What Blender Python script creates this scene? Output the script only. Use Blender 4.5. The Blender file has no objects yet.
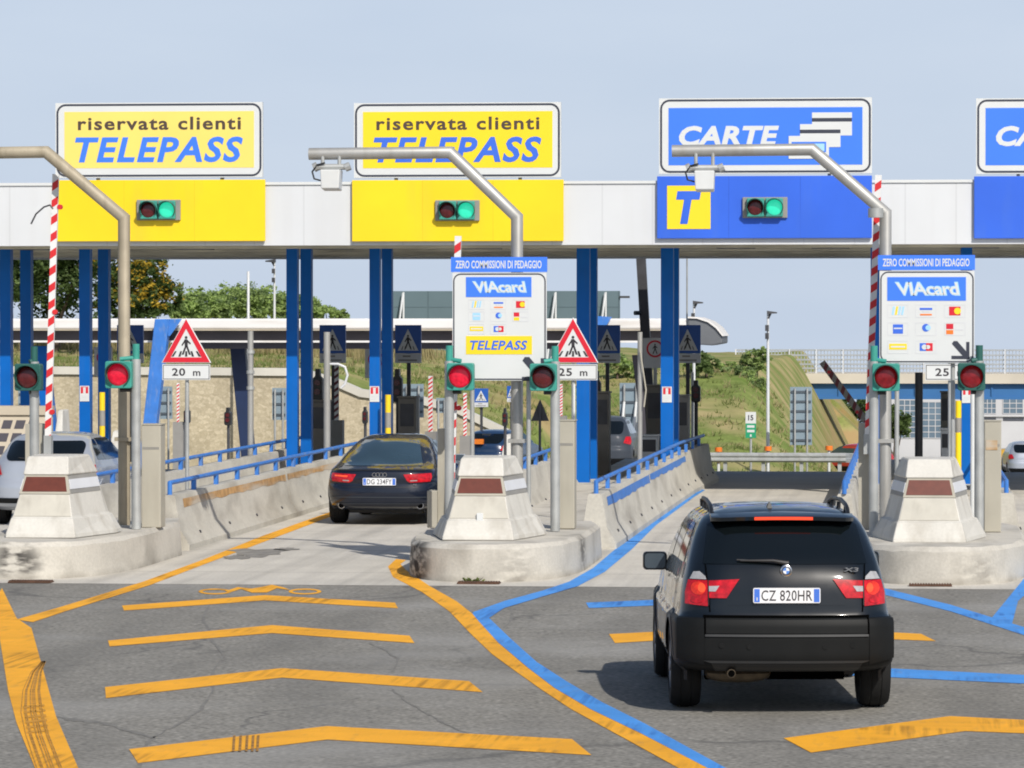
import bpy, math, random
from mathutils import Vector, Matrix
random.seed(7)
R = math.radians
scene = bpy.context.scene
COL = scene.collection

# ------------------------------------------------------------------ camera
F, CX, CY = 4000.0, 512.0, 384.0
HC = 3.1
YAW = math.atan(393/4000.0)
PITCH = math.atan(57/4000.0)
Fw = Vector((-math.sin(YAW)*math.cos(PITCH), math.cos(YAW)*math.cos(PITCH), -math.sin(PITCH)))
Rt = Vector((math.cos(YAW), math.sin(YAW), 0))
Up = Rt.cross(Fw)
CAM = Vector((0, 0, HC))
cd = bpy.data.cameras.new('camera'); cam = bpy.data.objects.new('camera', cd); COL.objects.link(cam)
cam.location = CAM
cam.rotation_euler = Matrix((Rt, Up, -Fw)).transposed().to_euler()
cd.sensor_width = 36; cd.lens = F/1024*36; cd.clip_start = .5; cd.clip_end = 8000
scene.camera = cam

def ray(px, py): return Fw*F + Rt*(px-CX) + Up*(CY-py)
def at(px, py, Y):                       # a point on the vertical plane Y
    d = ray(px, py); return CAM + d*(Y/d.y)
def gnd(px, py, z=0.0):                  # a point on the level z
    d = ray(px, py); return CAM + d*((z-HC)/d.z)
def atx(px, Y): return at(px, 327, Y).x
def atz(py, Y, px=512): return at(px, py, Y).z

# ------------------------------------------------------------------ light
SUN = Vector((.60, -1.10, 1.0)).normalized()
elev = math.asin(SUN.z); azim = math.atan2(SUN.x, SUN.y)
w = bpy.data.worlds.new('World'); scene.world = w; w.use_nodes = True
nt = w.node_tree; bg = nt.nodes['Background']
sky = nt.nodes.new('ShaderNodeTexSky'); sky.sky_type = 'NISHITA'; sky.sun_disc = False
sky.sun_elevation = elev; sky.sun_rotation = azim; sky.altitude = 50
sky.air_density = 1.0; sky.dust_density = 1.5; sky.ozone_density = 2.0
# summer haze: the lowest degrees of the sky pale out evenly
tc = nt.nodes.new('ShaderNodeTexCoord'); sx_ = nt.nodes.new('ShaderNodeSeparateXYZ'); nt.links.new(tc.outputs['Generated'], sx_.inputs[0])
hr = nt.nodes.new('ShaderNodeValToRGB'); nt.links.new(sx_.outputs['Z'], hr.inputs[0])
hr.color_ramp.elements[0].position = .09; hr.color_ramp.elements[0].color = (.92, .92, .92, 1); hr.color_ramp.elements[1].position = .28; hr.color_ramp.elements[1].color = (0, 0, 0, 1)
cn = nt.nodes.new('ShaderNodeTexNoise'); cn.inputs['Scale'].default_value = 9; cn.inputs['Detail'].default_value = 4
cm = nt.nodes.new('ShaderNodeMapping'); cm.inputs['Scale'].default_value = (1, 1, 4); nt.links.new(tc.outputs['Generated'], cm.inputs[0]); nt.links.new(cm.outputs[0], cn.inputs['Vector'])
hc = nt.nodes.new('ShaderNodeMix'); hc.data_type = 'RGBA'; nt.links.new(cn.outputs['Fac'], hc.inputs[0]); hc.inputs[6].default_value = (5.35, 6.35, 7.95, 1); hc.inputs[7].default_value = (6.5, 7.35, 8.65, 1)
mx = nt.nodes.new('ShaderNodeMix'); mx.data_type = 'RGBA'; nt.links.new(hr.outputs[0], mx.inputs[0]); nt.links.new(sky.outputs[0], mx.inputs[6]); nt.links.new(hc.outputs[2], mx.inputs[7])
nt.links.new(mx.outputs[2], bg.inputs[0]); bg.inputs[1].default_value = .10
sl = bpy.data.lights.new('sun', 'SUN'); sl.energy = 4.2; sl.angle = R(.53); sl.color = (1, .95, .87)
so = bpy.data.objects.new('sun', sl); COL.objects.link(so); so.rotation_euler = SUN.to_track_quat('Z', 'Y').to_euler()
so.location = (20, -20, 40)
vs = scene.view_settings
vs.view_transform = 'Standard'; vs.look = 'None'; vs.gamma = 1; vs.exposure = 0.0; vs.use_curve_mapping = False
scene.cycles.max_bounces = 6; scene.cycles.diffuse_bounces = 3; scene.cycles.glossy_bounces = 3
scene.cycles.use_denoising = True; scene.cycles.filter_width = 1.9

# ------------------------------------------------------------------ materials
M = {}
def mat(name, col, rough=.6, var=.12, vscale=3.0, fine=0, fscale=60, metal=0, spec=.5, coat=0, bump=0, bscale=40,
        emit=0, emitcol=None, dirt=0, dirtcol=(.09, .075, .06), dscale=(2, 2, .5), dlo=.52, dhi=.72, extra=None):
    m = bpy.data.materials.new(name); m.use_nodes = True
    t = m.node_tree; L = t.links.new; b = t.nodes['Principled BSDF']
    b.inputs['Roughness'].default_value = rough; b.inputs['Metallic'].default_value = metal
    b.inputs['Specular IOR Level'].default_value = spec; b.inputs['Coat Weight'].default_value = coat
    b.inputs['Coat Roughness'].default_value = .04
    geo = t.nodes.new('ShaderNodeNewGeometry'); P = geo.outputs['Position']
    def noise(scale, det=4, vec=None):
        n = t.nodes.new('ShaderNodeTexNoise'); n.inputs['Scale'].default_value = scale; n.inputs['Detail'].default_value = det
        L(vec or P, n.inputs['Vector']); return n.outputs['Fac']
    def ramp(fac, a, c, ca=(0, 0, 0, 1), cc=(1, 1, 1, 1)):
        r = t.nodes.new('ShaderNodeValToRGB'); r.color_ramp.elements[0].position = a; r.color_ramp.elements[1].position = c
        r.color_ramp.elements[0].color = ca; r.color_ramp.elements[1].color = cc; L(fac, r.inputs[0]); return r.outputs[0]
    def mix(fac, A, B, mode='MIX'):
        x = t.nodes.new('ShaderNodeMix'); x.data_type = 'RGBA'; x.blend_type = mode
        for i, v in ((0, fac), (6, A), (7, B)):
            if hasattr(v, 'is_linked') or hasattr(v, 'links'): L(v, x.inputs[i])
            elif i == 0: x.inputs[0].default_value = v
            else: x.inputs[i].default_value = tuple(v)+(1,) if len(v) == 3 else v
        return x.outputs[2]
    c = tuple(col)
    cur = mix(ramp(noise(vscale), .3, .7), [v*(1-var) for v in c], [min(1, v*(1+var)) for v in c])
    if fine:
        cur = mix(ramp(noise(fscale, 2), .25, .75), mix(1.0, cur, (1-fine,)*3, 'MULTIPLY'), mix(1.0, cur, (1+fine,)*3, 'MULTIPLY'))
    if dirt:
        mp = t.nodes.new('ShaderNodeVectorMath'); mp.operation = 'MULTIPLY'; L(P, mp.inputs[0]); mp.inputs[1].default_value = dscale
        d = ramp(noise(1.0, 6, mp.outputs[0]), dlo, dhi)
        k = t.nodes.new('ShaderNodeMath'); k.operation = 'MULTIPLY'; L(d, k.inputs[0]); k.inputs[1].default_value = dirt
        cur = mix(k.outputs[0], cur, dirtcol)
    if extra: cur = extra(t, L, P, noise, ramp, mix, cur)
    L(cur, b.inputs['Base Color'])
    if bump:
        bp = t.nodes.new('ShaderNodeBump'); bp.inputs['Strength'].default_value = bump; bp.inputs['Distance'].default_value = .02
        L(noise(bscale, 3), bp.inputs['Height']); L(bp.outputs[0], b.inputs['Normal'])
    if emit:
        b.inputs['Emission Color'].default_value = tuple(emitcol or col)+(1,); b.inputs['Emission Strength'].default_value = emit
    M[name] = m; return m

def cracks(t, L, P, noise, ramp, mix, cur):
    # warped cell borders, only kept where a slow noise allows: thin sealed cracks, plus worn tyre paths
    wv = t.nodes.new('ShaderNodeTexNoise'); wv.inputs['Scale'].default_value = .9; wv.inputs['Detail'].default_value = 6; L(P, wv.inputs['Vector'])
    ad = t.nodes.new('ShaderNodeVectorMath'); ad.operation = 'MULTIPLY_ADD'; L(wv.outputs['Color'], ad.inputs[0])
    ad.inputs[1].default_value = (1.6, 1.6, 0); L(P, ad.inputs[2])
    sc = t.nodes.new('ShaderNodeVectorMath'); sc.operation = 'MULTIPLY'; L(ad.outputs[0], sc.inputs[0]); sc.inputs[1].default_value = (.32, .13, 0)
    vo = t.nodes.new('ShaderNodeTexVoronoi'); vo.feature = 'DISTANCE_TO_EDGE'; vo.inputs['Scale'].default_value = 1.0; L(sc.outputs[0], vo.inputs['Vector'])
    line = ramp(vo.outputs['Distance'], .003, .011, (1, 1, 1, 1), (0, 0, 0, 1))
    msk = ramp(noise(.25, 2), .47, .56)
    k = mix(1.0, line, msk, 'MULTIPLY')
    k2 = mix(1.0, k, (.5, .5, .5), 'MULTIPLY')
    cur = mix(k2, cur, (.06, .06, .06))
    # broad stains
    mp = t.nodes.new('ShaderNodeVectorMath'); mp.operation = 'MULTIPLY'; L(P, mp.inputs[0]); mp.inputs[1].default_value = (1.0, .16, 1)
    st = ramp(noise(1.1, 6, mp.outputs[0]), .42, .75)
    st2 = mix(1.0, st, (.6, .6, .6), 'MULTIPLY')
    cur = mix(st2, cur, (.135, .130, .118))
    pale = mix(1.0, ramp(noise(.35, 5), .5, .7), (.45, .45, .45), 'MULTIPLY')
    return mix(pale, cur, (.37, .36, .34))

mat('asphalt', (.238, .226, .200), .9, .13, 4.5, fine=.48, fscale=21, spec=.2, bump=.2, bscale=50, extra=cracks)
mat('dark_asphalt', (.42, .42, .43), .9, .1, .6, fine=.2, fscale=30, spec=.25)
def tyretracks(t, L, P, noise, ramp, mix, cur):
    mp = t.nodes.new('ShaderNodeVectorMath'); mp.operation = 'MULTIPLY'; L(P, mp.inputs[0]); mp.inputs[1].default_value = (3.2, .12, 1)
    s = ramp(noise(1.0, 5, mp.outputs[0]), .45, .8)
    cur = mix(mix(1.0, s, (.42, .42, .42), 'MULTIPLY'), cur, (.16, .15, .135))
    # slab joints across the lane every five metres
    sp = t.nodes.new('ShaderNodeSeparateXYZ'); L(P, sp.inputs[0])
    md = t.nodes.new('ShaderNodeMath'); md.operation = 'PINGPONG'; L(sp.outputs['Y'], md.inputs[0]); md.inputs[1].default_value = 2.5
    jn = ramp(md.outputs[0], .012, .03, (1, 1, 1, 1), (0, 0, 0, 1))
    return mix(mix(1.0, jn, (.5, .5, .5), 'MULTIPLY'), cur, (.12, .11, .1))
mat('concrete_slab', (.56, .525, .46), .85, .08, .9, fine=.12, fscale=25, spec=.3, extra=tyretracks)
def rubber(t, L, P, noise, ramp, mix, cur):
    # soot and tyre rubber where wheels have hit the noses
    for (x, y, z, r, k) in ((-6.12, 49.05, .26, .62, 1.0), (-6.0, 48.85, .10, .45, .9), (-6.3, 49.6, .2, .5, .9), (-4.06, 50.7, .30, .5, .6), (-10.9, 48.3, .30, .30, .9), (-10.72, 48.3, .2, .24, .8), (-10.98, 48.3, .16, .2, .7), (-.6, 49.3, .25, .5, .5), (.9, 48.4, .1, .4, .35), (-4.7, 48.4, .1, .5, .3)):
        d = t.nodes.new('ShaderNodeVectorMath'); d.operation = 'DISTANCE'; L(P, d.inputs[0]); d.inputs[1].default_value = (x, y, z)
        dv = t.nodes.new('ShaderNodeMath'); dv.operation = 'DIVIDE'; L(d.outputs['Value'], dv.inputs[0]); dv.inputs[1].default_value = r
        near = ramp(dv.outputs[0], .25, 1.0, (1, 1, 1, 1), (0, 0, 0, 1))
        mp = t.nodes.new('ShaderNodeVectorMath'); mp.operation = 'MULTIPLY'; L(P, mp.inputs[0]); mp.inputs[1].default_value = (3, 3, 9)
        n_ = ramp(noise(1.3, 5, mp.outputs[0]), .38, .56)
        cur = mix(mix(1.0, mix(1.0, near, n_, 'MULTIPLY'), (k, k, k), 'MULTIPLY'), cur, (.035, .032, .03))
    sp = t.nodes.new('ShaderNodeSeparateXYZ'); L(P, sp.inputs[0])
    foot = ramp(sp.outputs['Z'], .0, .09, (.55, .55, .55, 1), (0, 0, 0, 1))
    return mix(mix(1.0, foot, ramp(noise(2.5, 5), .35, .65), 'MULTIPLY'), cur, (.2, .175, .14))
mat('kerb_concrete', (.52, .49, .43), .85, .08, 1.5, fine=.08, fscale=30, spec=.3, dirt=.55, dirtcol=(.2, .18, .15), dscale=(2.2, 1.2, 1.4), dlo=.5, dhi=.75, bump=.15, bscale=30, extra=rubber)
mat('barrier_concrete', (.50, .475, .415), .85, .09, 1.2, fine=.08, fscale=25, spec=.3, dirt=.6, dirtcol=(.19, .165, .135), dscale=(2, .7, 1.8), dlo=.48, dhi=.74, bump=.15, bscale=30)
mat('block_paint', (.57, .55, .50), .7, .06, 2, fine=.05, fscale=30, spec=.35, dirt=.6, dirtcol=(.30, .265, .21), dscale=(4, 4, 1.2), dlo=.5, dhi=.8)
mat('block_slab', (.50, .475, .41), .8, .08, 4, dirt=.3, dirtcol=(.25, .22, .18), dscale=(7, 7, 1.4))
mat('rust_stain', (.43, .25, .10), .9, .3, 6, dirt=.85, dirtcol=(.46, .42, .35), dscale=(3, .45, 5), dlo=.42, dhi=.6)
mat('scuff', (.055, .05, .048), .8, .3, 14)
def wear(t, L, P, noise, ramp, mix, cur):
    mp = t.nodes.new('ShaderNodeVectorMath'); mp.operation = 'MULTIPLY'; L(P, mp.inputs[0]); mp.inputs[1].default_value = (10, 2.2, 1)
    s = ramp(noise(1.0, 6, mp.outputs[0]), .56, .8)
    cur = mix(mix(1.0, s, (.32, .32, .32), 'MULTIPLY'), cur, (.25, .17, .09))
    b = ramp(noise(.9, 5), .48, .72); cur = mix(mix(1.0, b, (.38, .38, .38), 'MULTIPLY'), cur, mix(1.0, cur, (.62, .6, .62), 'MULTIPLY'))
    mp2 = t.nodes.new('ShaderNodeVectorMath'); mp2.operation = 'MULTIPLY'; L(P, mp2.inputs[0]); mp2.inputs[1].default_value = (16, .5, 1)
    k_ = mix(1.0, ramp(noise(1.0, 4, mp2.outputs[0]), .44, .66), ramp(noise(.8, 3), .50, .62), 'MULTIPLY')
    cur = mix(mix(1.0, k_, (.62, .62, .62), 'MULTIPLY'), cur, mix(1.0, cur, (.30, .30, .45), 'MULTIPLY'))
    g = ramp(noise(60, 2), .68, .8)
    return mix(mix(1.0, g, (.28, .28, .28), 'MULTIPLY'), cur, (.2, .18, .15))
mat('yellow_paint', (.86, .40, .022), .75, .08, 2, fine=.06, fscale=60, spec=.3, extra=wear)
mat('blue_paint', (.075, .30, .74), .75, .08, 2, fine=.06, fscale=60, spec=.3, extra=wear)
mat('tyre_mark', (.30, .15, .03), .85, .45, 9)
mat('tyre_mark_faint', (.60, .28, .025), .85, .3, 9)
def joints(t, L, P, noise, ramp, mix, cur):
    sp = t.nodes.new('ShaderNodeSeparateXYZ'); L(P, sp.inputs[0])
    md = t.nodes.new('ShaderNodeMath'); md.operation = 'PINGPONG'; L(sp.outputs['X'], md.inputs[0]); md.inputs[1].default_value = .45
    j = ramp(md.outputs[0], .008, .02, (1, 1, 1, 1), (0, 0, 0, 1))
    return mix(mix(1.0, j, (.3, .3, .3), 'MULTIPLY'), cur, (.4, .41, .42))
mat('fascia_white', (.62, .635, .65), .5, .04, .6, spec=.4, extra=joints, dirt=.25, dirtcol=(.5, .49, .47), dscale=(2.5, 2.5, .12), dlo=.5, dhi=.75)
mat('soffit', (.60, .575, .48), .8, .22, .9, dirt=.5, dirtcol=(.08, .07, .06), dscale=(.4, .8, 1))
mat('canopy_roof', (.35, .35, .34), .8)
mat('column_blue', (.002, .115, .45), .45, .08, 2, spec=.2, dirt=.08, dirtcol=(.1, .14, .22), dscale=(8, 8, .6))
mat('rail_blue', (.04, .18, .55), .5, .1, 4, spec=.5, dirt=.3, dirtcol=(.3, .32, .36), dscale=(9, 3, 3), dlo=.55, dhi=.7)
mat('sign_white', (.64, .655, .65), .45, .02, 2, spec=.4)
mat('sign_pale_yellow', (.84, .66, .15), .45, .03, .8)
mat('sign_yellow', (.85, .63, .015), .45, .03, .8)
mat('panel_yellow', (.87, .61, .004), .5, .05, .9, dirt=.3, dirtcol=(.6, .42, .05), dscale=(1.5, 1, .3))
mat('sign_blue', (.045, .19, .82), .45, .03, .8)
mat('panel_blue', (.025, .12, .66), .5, .06, .9, dirt=.28, dirtcol=(.1, .2, .5), dscale=(1.5, 1, .3))
mat('joint_yellow', (.72, .5, .006), .6, .1)
mat('joint_blue', (.02, .095, .53), .6, .1)
mat('letter_blue', (.04, .14, .66), .5, .03)
mat('letter_black', (.03, .026, .03), .5, .05)
mat('letter_brown', (.07, .045, .035), .5, .05)
mat('border_dark', (.035, .04, .06), .5, .05)
mat('light_blue', (.35, .62, .85), .5, .05)
mat('sign_red', (.62, .012, .03), .45, .05)
mat('orange', (.85, .2, .02), .5, .08)
mat('plate_grey', (.62, .63, .65), .5, .05)
mat('galv', (.42, .43, .42), .5, .12, 5, metal=.35, spec=.5, dirt=.3, dirtcol=(.25, .23, .2), dscale=(6, 6, .8))
mat('mast_grey', (.40, .395, .375), .45, .1, 3, metal=.4, dirt=.35, dirtcol=(.27, .24, .19), dscale=(7, 7, .5))
mat('mast_beige', (.36, .31, .225), .55, .12, 3, metal=.1, dirt=.5, dirtcol=(.2, .16, .1), dscale=(9, 9, .5))
mat('pole_white', (.62, .63, .62), .5, .06)
mat('pillar_beige', (.40, .375, .31), .7, .07, 2, spec=.35, dirt=.3, dirtcol=(.27, .24, .19), dscale=(6, 6, .7))
mat('teal', (.045, .29, .235), .5, .12, 7, spec=.4)
mat('teal_dark', (.02, .10, .085), .5, .12, 7, spec=.4)
mat('black_plastic', (.014, .014, .015), .45, .1, 6)
mat('lens_lit_red', (.55, .008, .03), .25, .3, 20, emit=.20, emitcol=(.9, .01, .05))
mat('lens_half_red', (.16, .008, .012), .2, .35, 14, emit=.05, emitcol=(.9, .02, .03))
mat('lens_dark_red', (.085, .012, .014), .2, .3, 14)
mat('lens_green', (.02, .35, .23), .25, .1, 20, emit=.75, emitcol=(.03, .75, .45))
mat('reflector_maroon', (.125, .028, .015), .35, .12, 12, spec=.5)
mat('stripe_red', (.62, .02, .025), .5, .08)
mat('stripe_white', (.72, .72, .71), .5, .06)
mat('boom_shade_red', (.14, .02, .025), .5, .1)  # stripe red darkened in the colour to stand for canopy shade
mat('metal_dark', (.05, .05, .055), .5, .2, 4)
mat('cabinet_dark', (.17, .155, .13), .6, .15, 3)
mat('cabinet_grey', (.26, .25, .23), .6, .1, 3)
mat('sign_back', (.22, .29, .34), .55, .06, 2)
mat('sign_rib', (.07, .09, .11), .6, .1)
mat('ped_blue', (.015, .10, .42), .45, .05)
def stones(t, L, P, noise, ramp, mix, cur):
    sc = t.nodes.new('ShaderNodeVectorMath'); sc.operation = 'MULTIPLY'; L(P, sc.inputs[0]); sc.inputs[1].default_value = (7, 7, 10)
    vo = t.nodes.new('ShaderNodeTexVoronoi'); vo.inputs['Scale'].default_value = 1.0; L(sc.outputs[0], vo.inputs['Vector'])
    bw = t.nodes.new('ShaderNodeSeparateColor'); L(vo.outputs['Color'], bw.inputs[0])
    cur = mix(bw.outputs[0], mix(1.0, cur, (.82, .79, .73), 'MULTIPLY'), mix(1.0, cur, (1.1, 1.08, 1.05), 'MULTIPLY'))
    ve = t.nodes.new('ShaderNodeTexVoronoi'); ve.feature = 'DISTANCE_TO_EDGE'; ve.inputs['Scale'].default_value = 1.0; L(sc.outputs[0], ve.inputs['Vector'])
    return mix(ramp(ve.outputs['Distance'], .01, .07, (.35, .35, .35, 1), (0, 0, 0, 1)), cur, (.3, .25, .17))
mat('stone_wall', (.50, .44, .325), .9, .12, .8, fine=.12, fscale=14, extra=stones)
mat('coping', (.58, .55, .48), .85, .1, 1)
def grassmix(t, L, P, noise, ramp, mix, cur):
    cur = mix(ramp(noise(.22, 6), .40, .62), cur, (.40, .33, .16))
    cur = mix(ramp(noise(.5, 5), .5, .7), cur, (.14, .20, .045))
    cur = mix(mix(1.0, ramp(noise(.17, 5), .58, .70), (.55, .55, .55), 'MULTIPLY'), cur, (.34, .23, .11))
    # bare orange earth on the cutting at the hill's right end
    sp = t.nodes.new('ShaderNodeSeparateXYZ'); L(P, sp.inputs[0])
    q = t.nodes.new('ShaderNodeMath'); q.operation = 'MULTIPLY_ADD'; L(sp.outputs['Y'], q.inputs[0]); q.inputs[1].default_value = .03; L(sp.outputs['X'], q.inputs[2])
    q2 = t.nodes.new('ShaderNodeMath'); q2.operation = 'ADD'; L(q.outputs[0], q2.inputs[0]); q2.inputs[1].default_value = -1.5
    k = mix(1.0, ramp(q2.outputs[0], .0, .9), ramp(noise(.55, 5), .38, .56), 'MULTIPLY')
    lo = t.nodes.new('ShaderNodeMath'); lo.operation = 'MULTIPLY_ADD'; L(sp.outputs['Z'], lo.inputs[0]); lo.inputs[1].default_value = -.5; lo.inputs[2].default_value = .55
    k = mix(1.0, k, ramp(lo.outputs[0], .1, .5), 'MULTIPLY')
    return mix(mix(1.0, k, (.75, .75, .75), 'MULTIPLY'), cur, (.36, .24, .12))
mat('hill_grass', (.19, .235, .065), .95, .2, 1.5, fine=.25, fscale=9, spec=.1, extra=grassmix)
mat('verge', (.17, .17, .075), .95, .25, 1, fine=.35, fscale=6, spec=.1)
mat('soil', (.40, .215, .10), .95, .2, 1.2, fine=.2, fscale=8, spec=.1)
mat('grass_green', (.19, .235, .07), .8, .25, 2, spec=.15)
mat('grass_dry', (.40, .34, .18), .8, .2, 2, spec=.15)
mat('leaf_dark', (.055, .092, .024), .7, .35, .8, spec=.2)
mat('leaf_mid', (.13, .19, .06), .7, .3, .8, spec=.2)
mat('leaf_light', (.22, .30, .12), .7, .3, .8, spec=.2)
mat('leaf_bright', (.36, .47, .16), .7, .25, .8, spec=.2)
mat('blossom', (.50, .34, .03), .7, .2, 1)
def leafy(name, k=.45):
    t = M[name].node_tree; b = t.nodes['Principled BSDF']; o = t.nodes['Material Output']
    tr = t.nodes.new('ShaderNodeBsdfTranslucent'); ms = t.nodes.new('ShaderNodeMixShader'); ms.inputs[0].default_value = k
    src = b.inputs['Base Color'].links[0].from_socket; t.links.new(src, tr.inputs['Color'])
    t.links.new(b.outputs[0], ms.inputs[1]); t.links.new(tr.outputs[0], ms.inputs[2]); t.links.new(ms.outputs[0], o.inputs['Surface'])
for k_ in ('leaf_bright', 'leaf_dark', 'leaf_mid', 'leaf_light', 'blossom', 'grass_green', 'grass_dry'): leafy(k_)
mat('bark', (.09, .065, .045), .9, .2, 5)
mat('bridge_beam', (.03, .135, .34), .5, .1, .6)
mat('bridge_parapet', (.55, .50, .42), .8, .08, .5)
mat('fence_grey', (.34, .36, .38), .6, .1, 1)
mat('noise_panel', (.105, .155, .18), .6, .08, .5)
mat('noise_panel_line', (.08, .12, .14), .6, .1)
mat('building', (.50, .50, .51), .8, .05, .3)
mat('window_glass', (.12, .17, .22), .15, .15, .4)
mat('roof_old', (.72, .70, .67), .7, .06, .6, dirt=.35, dirtcol=(.45, .36, .26), dscale=(.5, 1, 3))
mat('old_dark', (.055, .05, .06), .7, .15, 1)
mat('old_end_shaded', (.12, .127, .137), .6, .12, 1.2, dirt=.4, dirtcol=(.2, .2, .21), dscale=(3, 1, .4))  # end cap greyed in its colour to stand for shade
mat('leg_navy', (.008, .022, .07), .5, .1)  # darker blue used on one slanted leg
mat('planter', (.45, .39, .30), .9, .1, 1)
# cars: panels are never optically flat, so reflections swim a little
def wavy(name):
    t = M[name].node_tree; b = t.nodes['Principled BSDF']; g = t.nodes.new('ShaderNodeNewGeometry')
    n = t.nodes.new('ShaderNodeTexNoise'); n.inputs['Scale'].default_value = 2.2; n.inputs['Detail'].default_value = 1; t.links.new(g.outputs['Position'], n.inputs['Vector'])
    p = t.nodes.new('ShaderNodeBump'); p.inputs['Strength'].default_value = .35; p.inputs['Distance'].default_value = .05; t.links.new(n.outputs['Fac'], p.inputs['Height'])
    t.links.new(p.outputs[0], b.inputs['Coat Normal']); t.links.new(p.outputs[0], b.inputs['Normal'])
mat('paint_black', (.006, .009, .013), .32, .05, 2, spec=.12, coat=.7)
mat('paint_navy', (.006, .010, .022), .45, .05, 2, spec=.15, coat=.8)
mat('paint_silver', (.43, .46, .515), .36, .04, 2, metal=.35, coat=.6)
mat('paint_white', (.75, .76, .77), .3, .03, 2, coat=.8)
mat('paint_red', (.5, .015, .015), .3, .05, 2, coat=.8)
mat('paint_grey', (.045, .053, .066), .5, .05, 2, spec=.1, coat=.3)
mat('paint_blue', (.012, .035, .09), .3, .05, 2, coat=.8)
mat('paint_yellow', (.7, .4, .03), .3, .05, 2, coat=.8)
mat('bumper_grey', (.0105, .0112, .0115), .5, .12, 4, spec=.12)
mat('bumper_edge', (.028, .029, .03), .5, .1, 4)
mat('glass_dark', (.004, .006, .007), .05, .02, 1, spec=.6)
mat('glass_blue', (.03, .055, .075), .06, .25, 1.2, spec=.8)
mat('rubber', (.012, .012, .012), .8, .2, 9, spec=.3)
mat('rim', (.38, .39, .41), .35, .1, 6, metal=.7)
mat('chrome', (.55, .55, .56), .2, .03, 3, metal=1)
mat('lamp_red', (.42, .006, .012), .12, .45, 22, spec=.6, emit=.05, emitcol=(.8, .01, .02))
mat('lamp_bright', (.75, .06, .02), .15, .45, 30, emit=.40, emitcol=(1, .16, .06))
mat('lamp_mid', (.6, .03, .015), .12, .4, 26, spec=.6, emit=.16, emitcol=(1, .06, .03))
mat('lamp_clear', (.36, .36, .37), .15, .15, 30, spec=.6)
mat('lamp_amber', (.85, .22, .02), .2, .1, 20)
mat('brake_strip', (.75, .05, .02), .2, .1, 20, emit=.45, emitcol=(1, .1, .03))
mat('plate_white', (.74, .75, .77), .5, .02, 5)
mat('plate_blue', (.05, .16, .62), .5, .04, 5)
mat('exhaust_metal', (.12, .095, .065), .45, .3, 14, metal=.6)
mat('void_black', (.002, .002, .002), 1, 0, 1, spec=0)
mat('mirror_face', (.10, .13, .16), .08, .05, 3, metal=.5)
mat('wiper', (.02, .02, .021), .5, .1)
mat('badge_blue', (.08, .22, .6), .3, .05)

for k_ in ('paint_black', 'paint_navy', 'paint_silver', 'paint_red', 'paint_grey', 'paint_blue'): wavy(k_)
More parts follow.
